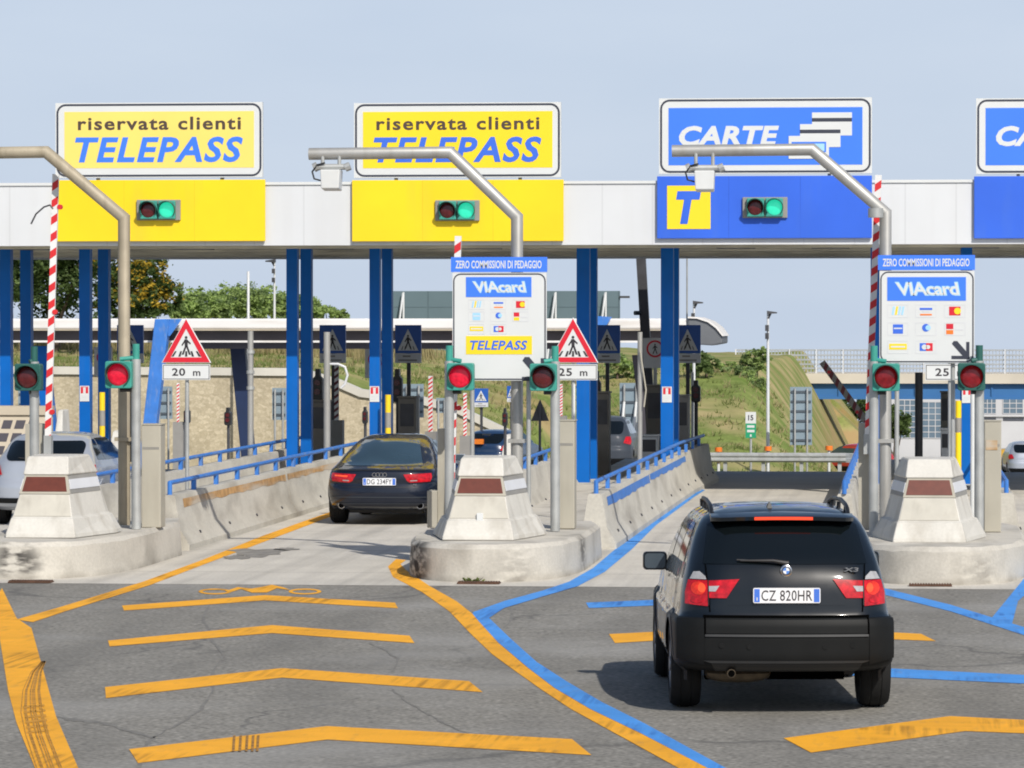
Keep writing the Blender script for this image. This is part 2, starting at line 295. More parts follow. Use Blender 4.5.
# ------------------------------------------------------------------ mesh builder
class MB:
    def __init__(s): s.v = []; s.f = []; s.m = []; s.k = 0
    def add(s, vs, fs, k=None):
        o = len(s.v); s.v += [Vector(p) for p in vs]; s.f += [tuple(i+o for i in f) for f in fs]
        s.m += [s.k if k is None else k]*len(fs); return s
    def box(s, x0, x1, y0, y1, z0, z1, k=None):
        vs = [(x, y, z) for z in (z0, z1) for y in (y0, y1) for x in (x0, x1)]
        return s.add(vs, [(0, 2, 3, 1), (4, 5, 7, 6), (0, 1, 5, 4), (2, 6, 7, 3), (0, 4, 6, 2), (1, 3, 7, 5)], k)
    def hexa(s, b, t, k=None):           # bottom ring, top ring
        n = len(b); vs = list(b)+list(t)
        fs = [(i, (i+1) % n, n+(i+1) % n, n+i) for i in range(n)]
        return s.add(vs, fs+[tuple(range(n-1, -1, -1)), tuple(range(n, 2*n))], k)
    def loft(s, rings, k=None, cap=True):
        n = len(rings[0]); vs = [p for r in rings for p in r]; fs = []
        for j in range(len(rings)-1):
            for i in range(n):
                fs.append((j*n+i, j*n+(i+1) % n, (j+1)*n+(i+1) % n, (j+1)*n+i))
        if cap: fs += [tuple(range(n-1, -1, -1)), tuple(range((len(rings)-1)*n, len(rings)*n))]
        return s.add(vs, fs, k)
    def tube(s, pts, r, n=10, k=None, rot=0):
        pts = [Vector(p) for p in pts]; rs = r if isinstance(r, (list, tuple)) else [r]*len(pts)
        rings = []; ref = None
        for i, p in enumerate(pts):
            a = (pts[i]-pts[i-1]).normalized() if i else None
            b = (pts[i+1]-p).normalized() if i < len(pts)-1 else None
            d = (a+b).normalized() if a and b else (a or b)
            cosh = max(.3, d.dot(a or b))
            if ref is None:
                ref = Vector((0, 1, 0)) if abs(d.y) < .9 else Vector((1, 0, 0))
            u = (ref-d*ref.dot(d)).normalized(); vv = d.cross(u); ref = u
            ring = []
            for j in range(n):
                an = 2*math.pi*j/n+rot
                o = u*math.cos(an)*rs[i]+vv*math.sin(an)*rs[i]
                if a and b:                                 # mitre
                    bend = (b-a)
                    if bend.length > 1e-4:
                        e = (bend - d*bend.dot(d)).normalized()
                        o = o + e*(o.dot(e))*(1/cosh-1)
                ring.append(p+o)
            rings.append(ring)
        return s.loft(rings, k)
    def cyl(s, a, b, r, n=12, k=None): return s.tube([a, b], r, n, k)
    def prism(s, poly, y0, y1, k=None):  # poly in (x,z); extruded along Y
        n = len(poly); a = sum(poly[i][0]*poly[(i+1) % n][1]-poly[(i+1) % n][0]*poly[i][1] for i in range(n))
        if a < 0: poly = poly[::-1]
        vs = [(x, y0, z) for x, z in poly]+[(x, y1, z) for x, z in poly]
        fs = [tuple(range(n)), tuple(range(2*n-1, n-1, -1))]+[(i, n+i, n+(i+1) % n, (i+1) % n) for i in range(n)]
        return s.add(vs, fs, k)
    def plate(s, poly, z0, z1, k=None):  # poly in (x,y); extruded along Z
        n = len(poly); a = sum(poly[i][0]*poly[(i+1) % n][1]-poly[(i+1) % n][0]*poly[i][1] for i in range(n))
        if a < 0: poly = poly[::-1]
        vs = [(x, y, z0) for x, y in poly]+[(x, y, z1) for x, y in poly]
        fs = [tuple(range(n-1, -1, -1)), tuple(range(n, 2*n))]+[(i, (i+1) % n, n+(i+1) % n, n+i) for i in range(n)]
        return s.add(vs, fs, k)
    def ringprism(s, outer, inner, y0, y1, k=None):
        n = len(outer); vs = [(x, y, z) for y in (y0, y1) for P in (outer, inner) for x, z in P]; fs = []
        for i in range(n):
            j = (i+1) % n
            fs += [(i, j, n+j, n+i), (2*n+i, 3*n+i, 3*n+j, 2*n+j), (i, 2*n+i, 2*n+j, j), (n+i, n+j, 3*n+j, 3*n+i)]
        return s.add(vs, fs, k)
    def disc(s, c, r, y0, y1, n=24, k=None):
        return s.prism([(c[0]+r*math.cos(2*math.pi*i/n), c[1]+r*math.sin(2*math.pi*i/n)) for i in range(n)], y0, y1, k)
    def text(s, body, x0, x1, z0, z1, y, th=.004, shear=0, bold=0, space=1.0, k=None):
        vs, fs = glyphs(body, shear, bold, space)
        ax = min(v[0] for v in vs); bx = max(v[0] for v in vs); az = min(v[1] for v in vs); bz = max(v[1] for v in vs)
        out = []
        for (x, z, d) in vs:
            out.append((x0+(x-ax)/(bx-ax)*(x1-x0), y-d*th, z0+(z-az)/(bz-az)*(z1-z0)))
        return s.add(out, fs, k)
    def build(s, name, mats, parent=None, smooth=False, local=False, bevel=0, angle=40):
        me = bpy.data.meshes.new(name)
        off = Vector((0, 0, 0))
        if not local:
            if parent is None:
                xs = [p.x for p in s.v]; ys = [p.y for p in s.v]; zs = [p.z for p in s.v]
                off = Vector(((min(xs)+max(xs))/2, (min(ys)+max(ys))/2, min(zs)))
            else:
                r = parent
                while r.parent: r = r.parent
                off = r.location.copy()
        me.from_pydata([p-off for p in s.v], [], s.f)
        for mm in (mats if isinstance(mats, (list, tuple)) else [mats]): me.materials.append(M[mm] if isinstance(mm, str) else mm)
        me.polygons.foreach_set('material_index', s.m)
        if smooth:
            me.polygons.foreach_set('use_smooth', [True]*len(s.f)); me.set_sharp_from_angle(angle=R(angle))
        me.update()
        o = bpy.data.objects.new(name, me); COL.objects.link(o)
        if parent: o.parent = parent
        else: o.location = off
        if bevel:
            b = o.modifiers.new('bevel', 'BEVEL'); b.width = bevel; b.segments = 2; b.limit_method = 'ANGLE'; b.angle_limit = R(35)
        return o

_gl = {}
def glyphs(body, shear, bold, space):
    key = (body, shear, bold, space)
    if key in _gl: return _gl[key]
    cu = bpy.data.curves.new('lettering', 'FONT'); cu.body = body; cu.size = 1; cu.shear = shear; cu.offset = bold
    cu.space_character = space; cu.extrude = .5; cu.resolution_u = 3
    o = bpy.data.objects.new('lettering', cu); COL.objects.link(o)
    dg = bpy.context.evaluated_depsgraph_get(); dg.update()
    me = bpy.data.meshes.new_from_object(o.evaluated_get(dg))
    vs = [(v.co.x, v.co.y, v.co.z+.5) for v in me.vertices]; fs = [tuple(p.vertices) for p in me.polygons]
    bpy.data.objects.remove(o); bpy.data.curves.remove(cu); bpy.data.meshes.remove(me)
    _gl[key] = (vs, fs); return _gl[key]

def rrect(x0, x1, z0, z1, r, n=6):
    out = []
    for cx, cz, a in ((x1-r, z1-r, 0), (x0+r, z1-r, 90), (x0+r, z0+r, 180), (x1-r, z0+r, 270)):
        for i in range(n+1):
            t = R(a+90*i/n); out.append((cx+r*math.cos(t), cz+r*math.sin(t)))
    return out

def tag(o, label, cat, group=None):
    o['label'] = label; o['category'] = cat
    if group: o['group'] = group
    return o
def thing(name, label, cat, loc=(0, 0, 0), rz=0, group=None):
    o = bpy.data.objects.new(name, None); COL.objects.link(o); o.location = Vector(loc); o.rotation_euler = (0, 0, rz)
    o.empty_display_size = .2
    return tag(o, label, cat, group)
def kind(o, k): o['kind'] = k; return o
def copy_tree(o, parent=None):
    c = o.copy(); COL.objects.link(c); c.parent = parent
    for ch in list(o.children): copy_tree(ch, c)
    return c
def dup(o, loc, label, rz=None, group=None):
    c = copy_tree(o); c.location = Vector(loc); c['label'] = label
    if rz is not None: c.rotation_euler = (0, 0, rz)
    if group: c['group'] = group
    return c

# ------------------------------------------------------------------ ground profile and setting
def gz(Y):
    pts = [(-100, 0), (86, 0), (160, -2.96), (320, -8), (420, -10), (6000, -160), (9000, -240)]
    for (a, za), (b, zb) in zip(pts, pts[1:]):
        if Y <= b: return za+(zb-za)*max(0, (Y-a))/(b-a)
    return -240
def strip(name, mat_, x0f, x1f, Ys, dz, nx=1):
    m = MB(); vs = []; fs = []
    for Y in Ys:
        for i in range(nx+1):
            x = x0f(Y)+(x1f(Y)-x0f(Y))*i/nx; vs.append((x, Y, gz(Y)+dz))
    for j in range(len(Ys)-1):
        for i in range(nx):
            a = j*(nx+1)+i; fs.append((a, a+1, a+nx+2, a+nx+1))
    m.add(vs, fs); o = m.build(name, mat_, local=True); return kind(o, 'structure')
NEAR = 47.55
strip('ground', 'verge', lambda Y: -900, lambda Y: 900, [-60, 0, 40, 86, 100, 130, 160, 200, 260, 320, 600, 1500, 6000], -.06, 2)
road = strip('asphalt_road', 'asphalt', lambda Y: -40, lambda Y: 40, [-20, 10, NEAR], 0)
strip('concrete_pavement', 'concrete_slab', lambda Y: -32, lambda Y: 24, [NEAR, 60, 76.5], .002)
strip('exit_road', 'dark_asphalt', lambda Y: -34, lambda Y: 26, [76.5, 86, 100, 128.5], .0)
strip('side_road', 'dark_asphalt', lambda Y: -.6, lambda Y: 7.5, [128.5, 160, 200, 260, 320], -.002)

# ---- road markings: flat paint on the road, outlined from their corners
def paint(name, poly, m_, z=.004):
    m = MB(); pts = [gnd(x, y, z) for x, y in poly]
    n = len(pts); a = sum(pts[i].x*pts[(i+1) % n].y-pts[(i+1) % n].x*pts[i].y for i in range(n))
    if a < 0: pts = pts[::-1]
    m.add(pts, [tuple(range(n))]); return m.build(name, m_, road, local=True)
def paint_band(name, A, B, m_, z=.004):   # two edges with the same number of points
    m = MB(); n = len(A); vs = [gnd(x, y, z) for x, y in A]+[gnd(x, y, z) for x, y in B]
    fs = []
    for i in range(n-1):
        f = (i, i+1, n+i+1, n+i)
        u = vs[f[1]]-vs[f[0]]; v = vs[f[3]]-vs[f[0]]
        fs.append(f if u.x*v.y-u.y*v.x > 0 else f[::-1])
    m.add(vs, fs); return m.build(name, m_, road, local=True)
def chevron(name, m_, L, A, Rr):          # (top,bottom) of left end, apex, right end
    return paint_band(name, [L[0], A[0], Rr[0]], [L[1], A[1], Rr[1]], m_)
chevron('yellow_chevron', 'yellow_paint', ((122, 605.5), (124, 610.5)), ((265, 595), (265, 600.3)), ((395, 602.6), (398, 608.2)))
chevron('yellow_chevron', 'yellow_paint', ((108, 640.5), (109.6, 646.3)), ((272, 625), (272, 633)), ((409.6, 635.6), (414.5, 643)))
chevron('yellow_chevron', 'yellow_paint', ((105, 687), (106, 698)), ((282, 668), (282, 677.5)), ((469, 681), (482.6, 692)))
chevron('yellow_chevron', 'yellow_paint', ((129, 749), (138, 763)), ((327, 726), (327, 739.5)), ((572, 739), (591.5, 755)))
chevron('yellow_chevron', 'yellow_paint', ((609, 634), (615, 643)), ((762, 626), (762, 634)), ((921, 633.7), (936, 641)))
chevron('yellow_chevron', 'yellow_paint', ((783.5, 738), (811, 752.5)), ((950, 716), (965, 731)), ((1110, 724), (1125, 737)))
chevron('blue_chevron', 'blue_paint', ((586, 602.5), (589, 608)), ((750, 596), (750, 601.5)), ((830, 599), (832, 604.5)))
chevron('blue_chevron', 'blue_paint', ((745, 668), (747, 677)), ((800, 664), (800, 673)), ((1090, 678), (1100, 687)))
paint_band('yellow_line', [(-6, 600), (0, 640), (8, 690), (16.6, 723), (35, 768), (50, 800)], [(2, 588), (16.6, 618), (31.5, 628), (41, 662), (56, 716), (92, 800)], 'yellow_paint')
paint_band('yellow_line', [(16, 619.5), (60, 607), (143, 581.6), (202, 560), (262, 536), (300, 522.5), (330, 512)], [(33, 622), (66, 611), (150, 585), (212, 561.3), (270, 539.5), (307, 525.5), (337, 514)], 'yellow_paint', .005)
BOUND = [(472.8, 614), (498, 642.5), (527.7, 667.7), (554.4, 688), (590, 709), (640, 733), (707.6, 768), (761, 795)]
paint_band('yellow_line', [(406, 560), (400.5, 564), (406, 570), (429.7, 586), (456.4, 601)]+BOUND,
           [(396, 559), (388, 566.5), (393, 577), (422, 592), (449, 611), (471, 634), (492, 654), (516, 671.5), (540, 688.5), (571, 709), (634, 743.5), (678.6, 768), (730, 797)], 'yellow_paint')
paint_band('blue_line', [(474.5, 611.2), (489, 617.8), (510, 638), (536.6, 661.8), (566.3, 681), (602, 702), (645, 723.5), (726, 768), (780, 795)],
           [(472.4, 613.5), (479, 621.5), (498.2, 642.3), (527.9, 667.5), (554.6, 687.8), (590.2, 708.8), (640.2, 732.8), (707.8, 768), (761, 795)], 'blue_paint', .005)
paint_band('blue_line', [(472.6, 612.2), (504, 601), (542.6, 590.5), (569, 581.6), (593, 568), (620, 545), (647.5, 520.5), (686, 495), (697, 488)],
           [(489, 617.8), (504, 608), (542.6, 596.4), (578, 586), (605, 571.5), (632, 549), (656, 525), (694, 497), (705, 490)], 'blue_paint', .006)
paint_band('blue_line', [(880, 587), (950, 604.5), (1024, 627), (1100, 655)], [(880, 593.5), (950, 611), (1024, 635), (1100, 664)], 'blue_paint')
paint_band('blue_line', [(992, 617.5), (1008, 598), (1030, 571), (1080, 540)], [(1012, 624), (1018, 601), (1042, 580), (1092, 548)], 'blue_paint', .005)
# painted motorcycle symbol: two wheels and a body
def ell(cx, cy, rx, ry, n=20, s=1.0): return [(cx+s*rx*math.cos(2*math.pi*i/n), cy+s*ry*math.sin(2*math.pi*i/n)) for i in range(n+1)]
for cx in (215, 305): paint_band('symbol_wheel', ell(cx, 591.4, 16.5, 2.9), ell(cx, 591.4, 12.5, 1.7), 'yellow_paint')
paint_band('symbol_body', [(225, 591), (238, 587), (252, 588.5), (264, 586.4), (272, 584.6), (284, 587.4)], [(231, 592), (241, 588.8), (252, 592.6), (267, 592.4), (277, 588), (290, 590)], 'yellow_paint', .005)
# rubber marks across the paint
def rub(poly, z=.008, m_='tyre_mark_faint'): return paint('tyre_scuff', poly, m_, z)
for x in (233, 239.5, 246, 252, 257): rub([(x, 735.5), (x+2.6, 735), (x+1.6, 751), (x-1, 751.2)], m_='tyre_mark')
def arc_rub(pts, wd=1.1):
    A = [(x-wd/2, y) for x, y in pts]; B = [(x+wd/2, y) for x, y in pts]; paint_band('tyre_scuff', A, B, 'tyre_mark_mid', .008)
mat('tyre_mark_mid', (.45, .22, .03), .85, .4, 9)
for i in range(8):
    k = i+.3*math.sin(i*2.3); arc_rub([(42+k*.5, 661), (31+k*1.5, 672), (23+k*2.4, 690), (21+k*3.1, 712), (26+k*3.3, 735), (37+k*3.6, 768), (44+k*3.8, 785)], .8+.7*abs(math.sin(i*1.7)))
for i in range(6): rub([(23+i*.8, 706+i*5), (44+i*.8, 704+i*5), (45+i*.8, 706+i*5), (23+i*.8, 708+i*5)])
# sealed cracks wandering over the asphalt
def crack(pts, wd, seed):
    rnd = random.Random(seed); P = []
    for (a, b), (c, d) in zip(pts, pts[1:]):
        n = max(2, int(math.hypot(c-a, d-b)/5))
        for i in range(n): P.append((a+(c-a)*i/n+rnd.gauss(0, 1.6), b+(d-b)*i/n+rnd.gauss(0, .5)))
    P.append(pts[-1])
    ws = [wd*rnd.uniform(.35, 1.2) for _ in P]
    hor = abs(pts[-1][0]-pts[0][0]) > 2.5*abs(pts[-1][1]-pts[0][1])
    if hor: A = [(x, y-w_*.25) for (x, y), w_ in zip(P, ws)]; B = [(x, y+w_*.25) for (x, y), w_ in zip(P, ws)]
    else: A = [(x-w_/2, y) for (x, y), w_ in zip(P, ws)]; B = [(x+w_/2, y) for (x, y), w_ in zip(P, ws)]
    paint_band('sealed_crack', A, B, 'crack_tar', .0025)
mat('crack_tar', (.18, .171, .153), .9, .2, 6)
crack([(207, 605), (205, 622), (214, 640), (222, 655), (212, 672), (213, 690), (203, 706), (186, 720), (152, 738)], 3.6, 1)
crack([(152, 738), (100, 722), (40, 716)], 5, 2); crack([(152, 738), (140, 755), (136, 790)], 5, 3)
crack([(370, 643), (398, 658), (392, 672)], 3, 4); crack([(510, 607), (512, 618), (503, 628)], 3, 5); crack([(392, 690), (440, 722), (470, 735), (520, 742)], 4, 6)
mat('patch_dark', (.24, .225, .20), .8, .3, 5)  # darker tone for the irregular patches on the lane slab
def dark_patch(cx, cy, rx, ry, seed, z=.0075):
    rnd = random.Random(seed); paint('slab_patch', [(cx+rx*math.cos(a)*f, cy+ry*math.sin(a)*f) for a, f in ((2*math.pi*i/26, rnd.uniform(.55, 1.1)) for i in range(26))], 'patch_dark', z)
dark_patch(258, 552.5, 34, 4.6, 4); dark_patch(236, 557, 16, 2.2, 5); dark_patch(286, 549, 14, 1.6, 6)
# slab drains
def drain(px0, px1, py, label):
    a = gnd(px0, py); b = gnd(px1, py+1.5)
    m = MB(); m.box(a.x, b.x, b.y, a.y, .006, .02)
    n = 16
    for i in range(n):
        x = a.x+(b.x-a.x)*(i+.15)/n; m.box(x, x+(b.x-a.x)/n*.6, b.y+.02, a.y-.02, .02, .032)
    tag(m.build('drain_grate', 'rust_stain'), label, 'drain')
mat('rust_dark', (.10, .05, .03), .9, .3, 10)
def drain2(px0, px1, py, label):
    drain(px0, px1, py, label); COL.objects[-1].data.materials[0] = M['rust_dark']
drain2(459, 499, 583.2, 'rusty drain grate at the foot of the island nose beneath the weed')
drain2(909, 952, 585.5, 'rusty drain grate beside the black car, below the front face of the nose')
drain2(12, 50, 582, 'rusty drain grate in front of the leftmost island nose')

# ------------------------------------------------------------------ toll islands
IX = {0: -15.9, 1: -10.92, 2: -5.16, 3: .4}
IDESC = {1: 'at the left edge, black scrapes on its corner', 2: 'in the middle, with soot-black left end', 3: 'on the right behind the black car'}
NOSE = 48.25
for i in (1, 2, 3):
    c = IX[i]; hw = 1.11 if i == 2 else 1.15; L = 3.0
    t = thing('traffic_island', 'concrete island nose with rounded kerb ' + IDESC[i], 'traffic island', (c, NOSE+2, 0), 0, 'concrete island noses of the toll lanes')
    def outline(o=0):
        pts = []
        for k in range(0, 25):
            a = math.pi*k/24; ca, sa = math.cos(a), math.sin(a)
            pts.append((c+math.copysign(abs(ca)**.75, ca)*(hw-o), NOSE+o+L*(1-sa**.85)))
        return pts+[(c-hw+o, 53.6), (c-hw*.8, 54.6), (c+hw*.8, 54.6), (c+hw-o, 53.6)]
    m = MB(); o0, o1, o2 = outline(0), outline(.02), outline(.07)
    nn = len(o0)
    rj = random.Random(i*5)
    hgt = lambda p, z: (p[0]+rj.uniform(-.008, .008), p[1]+rj.uniform(-.008, .008), z+rj.uniform(-.012, .008))
    m.loft([[(x, y, 0) for x, y in o0], [hgt(p, .40) for p in o1], [hgt(p, .455) for p in o2]][0:3])
    # order of the ring is clockwise from above -> flip
    m.f = [f[::-1] for f in m.f]
    m.build('kerb', 'kerb_concrete', t, smooth=True, angle=30)
    m = MB(); m.box(c-.98, c+.62, 54.61, 88, 0, .2); m.build('walkway', 'kerb_concrete', t, bevel=.02)
# crash block on each nose
def crash_block(cx, y0, desc):
    Z0 = .455
    t = thing('crash_block', desc, 'crash block', (cx, y0+.7, Z0), 0, 'concrete crash blocks at the lane noses')
    def ring(z, hf, hs, yf, ych, yb):
        return [(cx-hf, y0+yf, Z0+z), (cx+hf, y0+yf, Z0+z), (cx+hs, y0+ych, Z0+z), (cx+hs*.97, y0+yb, Z0+z), (cx-hs*.97, y0+yb, Z0+z), (cx-hs, y0+ych, Z0+z)]
    rs = [ring(0, .445, .72, 0, 1.35, 1.75), ring(.05, .44, .71, 0.01, 1.35, 1.73), ring(.235, .395, .61, .10, 1.38, 1.66), ring(.26, .38, .56, .14, 1.40, 1.64),
          ring(.77, .265, .42, .37, 1.42, 1.50), ring(.785, .29, .44, .34, 1.42, 1.52), ring(.985, .265, .345, .46, 1.40, 1.46), ring(1.01, .25, .325, .48, 1.38, 1.44)]
    m = MB(); m.loft(rs); m.build('body', 'block_paint', t, bevel=.012)
    def lerp(a, b, u): return Vector(a)*(1-u)+Vector(b)*u
    def quad(r0, r1, i, j, u0, u1, s0, s1, off):
        n = len(r0); a0, b0, a1, b1 = r0[i], r0[j], r1[i], r1[j]
        q = []
        for u, s in ((u0, s0), (u1, s0), (u1, s1), (u0, s1)):
            q.append(lerp(lerp(a0, b0, u), lerp(a1, b1, u), s))
        nrm = (q[1]-q[0]).cross(q[3]-q[0]).normalized()
        return [p+nrm*off for p in q], nrm
    def slab(name, q, nrm, th, mt):
        mm = MB(); mm.hexa(q, [p+nrm*th for p in q]); return mm.build(name, mt, t)
    lo, hi = rs[3], rs[4]
    q, n = quad(lo, hi, 0, 1, .02, .98, .01, .52, -.004); slab('lower_panel', q, n, .012, 'block_slab')
    q, n = quad(lo, hi, 0, 1, -.01, 1.01, .545, 1.0, -.004); slab('reflector_frame', q, n, .016, 'pillar_beige')
    q, n = quad(lo, hi, 0, 1, .04, .96, .60, .955, .004); slab('reflector', q, n, .014, 'reflector_maroon')
    for i, j in ((1, 2), (5, 0)):
        q, n = quad(lo, hi, i, j, .03, .99, .56, 1.0, -.004); slab('side_panel', q, n, .012, 'cabinet_grey')
        q, n = quad(lo, hi, i, j, .03, .99, .66, .90, .004); slab('side_stripe', q, n, .012, 'plate_grey')
    return t
BL = {1: crash_block(-10.79, 49.3, 'white crash block with wine-red reflector at left, a car behind it'),
      2: crash_block(-5.27, 49.3, 'white crash block with wine-red reflector in the middle, small white box on its ledge'),
      3: crash_block(.30, 49.3, 'white crash block with wine-red reflector nearest the right, behind the black car')}
p = at(479.5, 522, 49.38); m = MB(); m.box(p.x-.04, p.x+.04, 49.405, 49.50, .455+.236, .455+.33)
tag(m.build('small_box', 'sign_white', bevel=.006), 'small white box resting on the ledge of the middle crash block', 'box')

# ---- jersey barriers along the lanes, each cast section a thing of its own
PROF = [(-.30, 0), (-.30, .08), (-.17, .30), (-.10, .74), (-.085, .77), (.085, .77), (.10, .74), (.17, .30), (.30, .08), (.30, 0)]
def barrier(x0, x1, y0, y1, label, stripe=None, joint=True):
    t = thing('jersey_barrier', label, 'barrier', ((x0+x1)/2, (y0+y1)/2, 0), 0, 'concrete lane barriers')
    m = MB(); n = 10; rings = []
    for k in range(n+1):
        u = k/n; y = y0+.015+(y1-y0-.03)*u; x = x0+(x1-x0)*u
        rings.append([(x+a, y, z) for a, z in PROF])
    m.loft(rings); m.build('section', 'barrier_concrete', t, smooth=True, angle=25)
    if stripe:
        mt, ya, yb, side, za, zb = stripe; s = MB()
        k0 = .13; nn = 24; rnd = random.Random(int(y0*7)); vs = []; fs = []
        for k in range(nn+1):
            u = (ya+(yb-ya)*k/nn-y0)/(y1-y0); y = y0+(y1-y0)*u; x = x0+(x1-x0)*u
            def sx(z): return x+side*((.10+(.17-.10)*(.74-z)/.44)+.004)
            j = rnd.uniform(-.025, .012)
            vs += [(sx(za+j), y, za+j), (sx(zb), y, zb)]
        for k in range(nn): fs.append((2*k, 2*k+2, 2*k+3, 2*k+1))
        s.add(vs, fs); s.build('paint_stripe', mt, t)
    for k in range(4):
        u = (k+.5)/4; y = y0+(y1-y0)*u; x = x0+(x1-x0)*u
        b = MB(); b.cyl((x+.22, y, .20), (x+.245, y, .215), .022, 8); b.build('lifting_hole', 'metal_dark', t)
    return t
def rail(pts, label, zr=.935, step=1.88, matn='rail_blue'):
    t = thing('hand_rail', label, 'railing', (pts[0][0], pts[0][1], .77), 0, 'blue rails on the barriers')
    P = [Vector((x, y, zr)) for x, y, *_ in pts]
    m = MB(); q = [P[0]-Vector((0, 0, .165))]+P
    m.tube(q, .033, 8); m.build('rail', matn, t, smooth=True)
    tot = (P[-1]-P[0]).length; n = int(tot/step)
    for k in range(1, n+1):
        y = P[0].y+step*k; u = (y-P[0].y)/(P[-1].y-P[0].y); x = P[0].x+(P[-1].x-P[0].x)*u
        pm = MB(); pm.box(x-.028, x+.028, y-.06, y+.06, .769, zr-.02); pm.build('post', matn, t)
    return t
X1R, X1L, X2R, X2L, X3L, X3R = -10.16, -11.78, -4.30, -6.22, -.84, 1.42
barrier(X1R, X1R, 54.65, 64.6, 'near barrier section with rust-brown band, joined to the left island nose', ('rust_stain', 55.2, 64.5, 1, .60, .70))
barrier(X1R, X1R, 64.6, 72.6, 'barrier section ending beside the dark sedan, brown band running along it', ('rust_stain', 64.7, 72.5, 1, .61, .70))
barrier(X1R, X1R, 72.6, 80.6, 'barrier section past the dark sedan, partly in canopy shade')
rail([(X1R, 54.8), (X1R, 80)], 'blue handrail on the barrier left of the dark sedan')
barrier(X1L, X1L, 57, 66.6, 'pale barrier section behind the left grey cabinet, seen from its inner side')
barrier(X1L, X1L, 66.6, 77.6, 'pale barrier section left of the tall blue column pair, seen from its inner side')
rail([(X1L, 57), (X1L, 77.5)], 'blue handrail on the inner barrier, behind the 20 m warning sign')
barrier(X2R, X2R+.05, 55.6, 65, 'barrier section with blue stripe, nearest the black car', ('rail_blue', 56.3, 64.9, 1, .58, .70))
barrier(X2R+.05, X2R+.12, 65, 74.6, 'barrier section with blue stripe, farther along the blue painted line', ('rail_blue', 65.1, 74.4, 1, .60, .70))
barrier(X2R+.12, X2R+.30, 74.6, 80.0, 'shaded dark barrier end section under the canopy, past the blue stripe')
rail([(X2R, 55.8), (X2R+.12, 74.6), (X2R+.3, 79.8)], 'blue handrail on the blue-striped barrier')
barrier(X2L, X2L, 58, 68, 'barrier section half hidden behind the middle crash block')
barrier(X2L, X2L, 68, 79, 'far barrier section behind the middle crash block, to the left of the blue columns')
rail([(X2L, 58), (X2L, 78.8)], 'blue handrail glimpsed behind the middle crash block')
barrier(X3L, X3L, 56, 67, 'barrier section left of the right-hand crash block')
barrier(X3L, X3L, 67, 79, 'far barrier section left of the right-hand crash block')
rail([(X3L, 56), (X3L, 79)], 'blue handrail seen left of the right-hand cabinet')
barrier(X3R, X3R, 56.5, 67.5, 'barrier section at the right edge, beyond the cabinet with red label')
rail([(X3R, 56.6), (X3R, 76)], 'blue handrail at the right edge beyond the cabinet with red label')

# ------------------------------------------------------------------ canopy with columns
GY = 71.5; GB = 86.0
zt, zb = atz(184, GY), atz(245, GY)
cx0, cx1 = -26.0, 16.0
can = thing('toll_canopy', 'long white toll canopy on blue columns carrying the lane signs', 'canopy', (-5, GY, 0))
m = MB(); m.box(cx0, cx1, GY, GY+.15, zb, zt); m.build('fascia', 'fascia_white', can)
m = MB(); m.box(cx0, cx1, GY-.03, GY+.18, zt, zt+.05); m.build('top_trim', 'sign_white', can)
m = MB(); m.box(cx0, cx1, GY+.15, GB, zb+.03, zb+.13); m.build('soffit', 'soffit', can)
m = MB(); m.box(cx0, cx1, GY+.15, GB+.15, zt-.25, zt-.15); m.build('roof', 'canopy_roof', can)
m = MB(); m.box(cx0, cx1, GB, GB+.15, zb, zt-.26); m.build('rear_fascia', 'fascia_white', can)
for yy in (73.2, 76.5, 79.5, 82.2):
    m = MB(); m.box(cx0, cx1, yy, yy+.28, zb-.02, zb+.027); m.build('beam', 'soffit', can)
for k, px in enumerate((30, 190, 330, 480, 735, 830, 980)):
    x = atx(px, 74.5)
    m = MB(); m.box(x-.35, x+.35, 74.4, 75.2, zb-.005, zb+.027); m.build('light_fitting', 'metal_dark', can)
CY0 = 73.72
cols = []
for (pa, wd, note) in ((5, .205, 0), (84.5, .205, 1), (291.8, .205, 0), (374.5, .19, 1), (583, .24, 0), (667, .23, 1), (876, .2, 0), (967, .19, 1), (1170, .2, 0), (1256, .2, 1)):
    xc = atx(pa, CY0)
    for r, yy in enumerate((CY0, CY0+1.75)):
        m = MB(); w2 = wd/2
        # H section: two flanges and a web
        m.box(xc-w2, xc+w2, yy, yy+.02, .2, zb+.05)
        m.box(xc-w2, xc+w2, yy+.22, yy+.24, .2, zb+.05)
        m.box(xc-w2, xc-w2+.02, yy+.02, yy+.22, .2, zb+.05)
        m.box(xc+w2-.02, xc+w2, yy+.02, yy+.22, .2, zb+.05)
        c = m.build('column', 'column_blue', can)
        bm_ = MB(); bm_.box(xc-w2-.06, xc+w2+.06, yy-.06, yy+.3, .2, .225); bm_.build('base_plate', 'galv', c)
        if note and r == 0:
            zc = atz(394, CY0)
            m = MB(); m.box(xc-.09, xc+.09, yy-.012, yy-.004, zc-.15, zc+.14, 0)
            m.box(xc-.07, xc-.025, yy-.015, yy-.0125, zc+.0, zc+.11, 1); m.box(xc+.025, xc+.07, yy-.015, yy-.0125, zc+.0, zc+.11, 1)
            m.box(xc-.07, xc+.07, yy-.015, yy-.0125, zc+.115, zc+.125, 1)
            for q in range(3): m.box(xc-.06, xc+.06-.02*q, yy-.015, yy-.0125, zc-.05-.03*q, zc-.04-.03*q, 2)
            m.build('notice', ['sign_white', 'sign_red', 'plate_grey'], c)

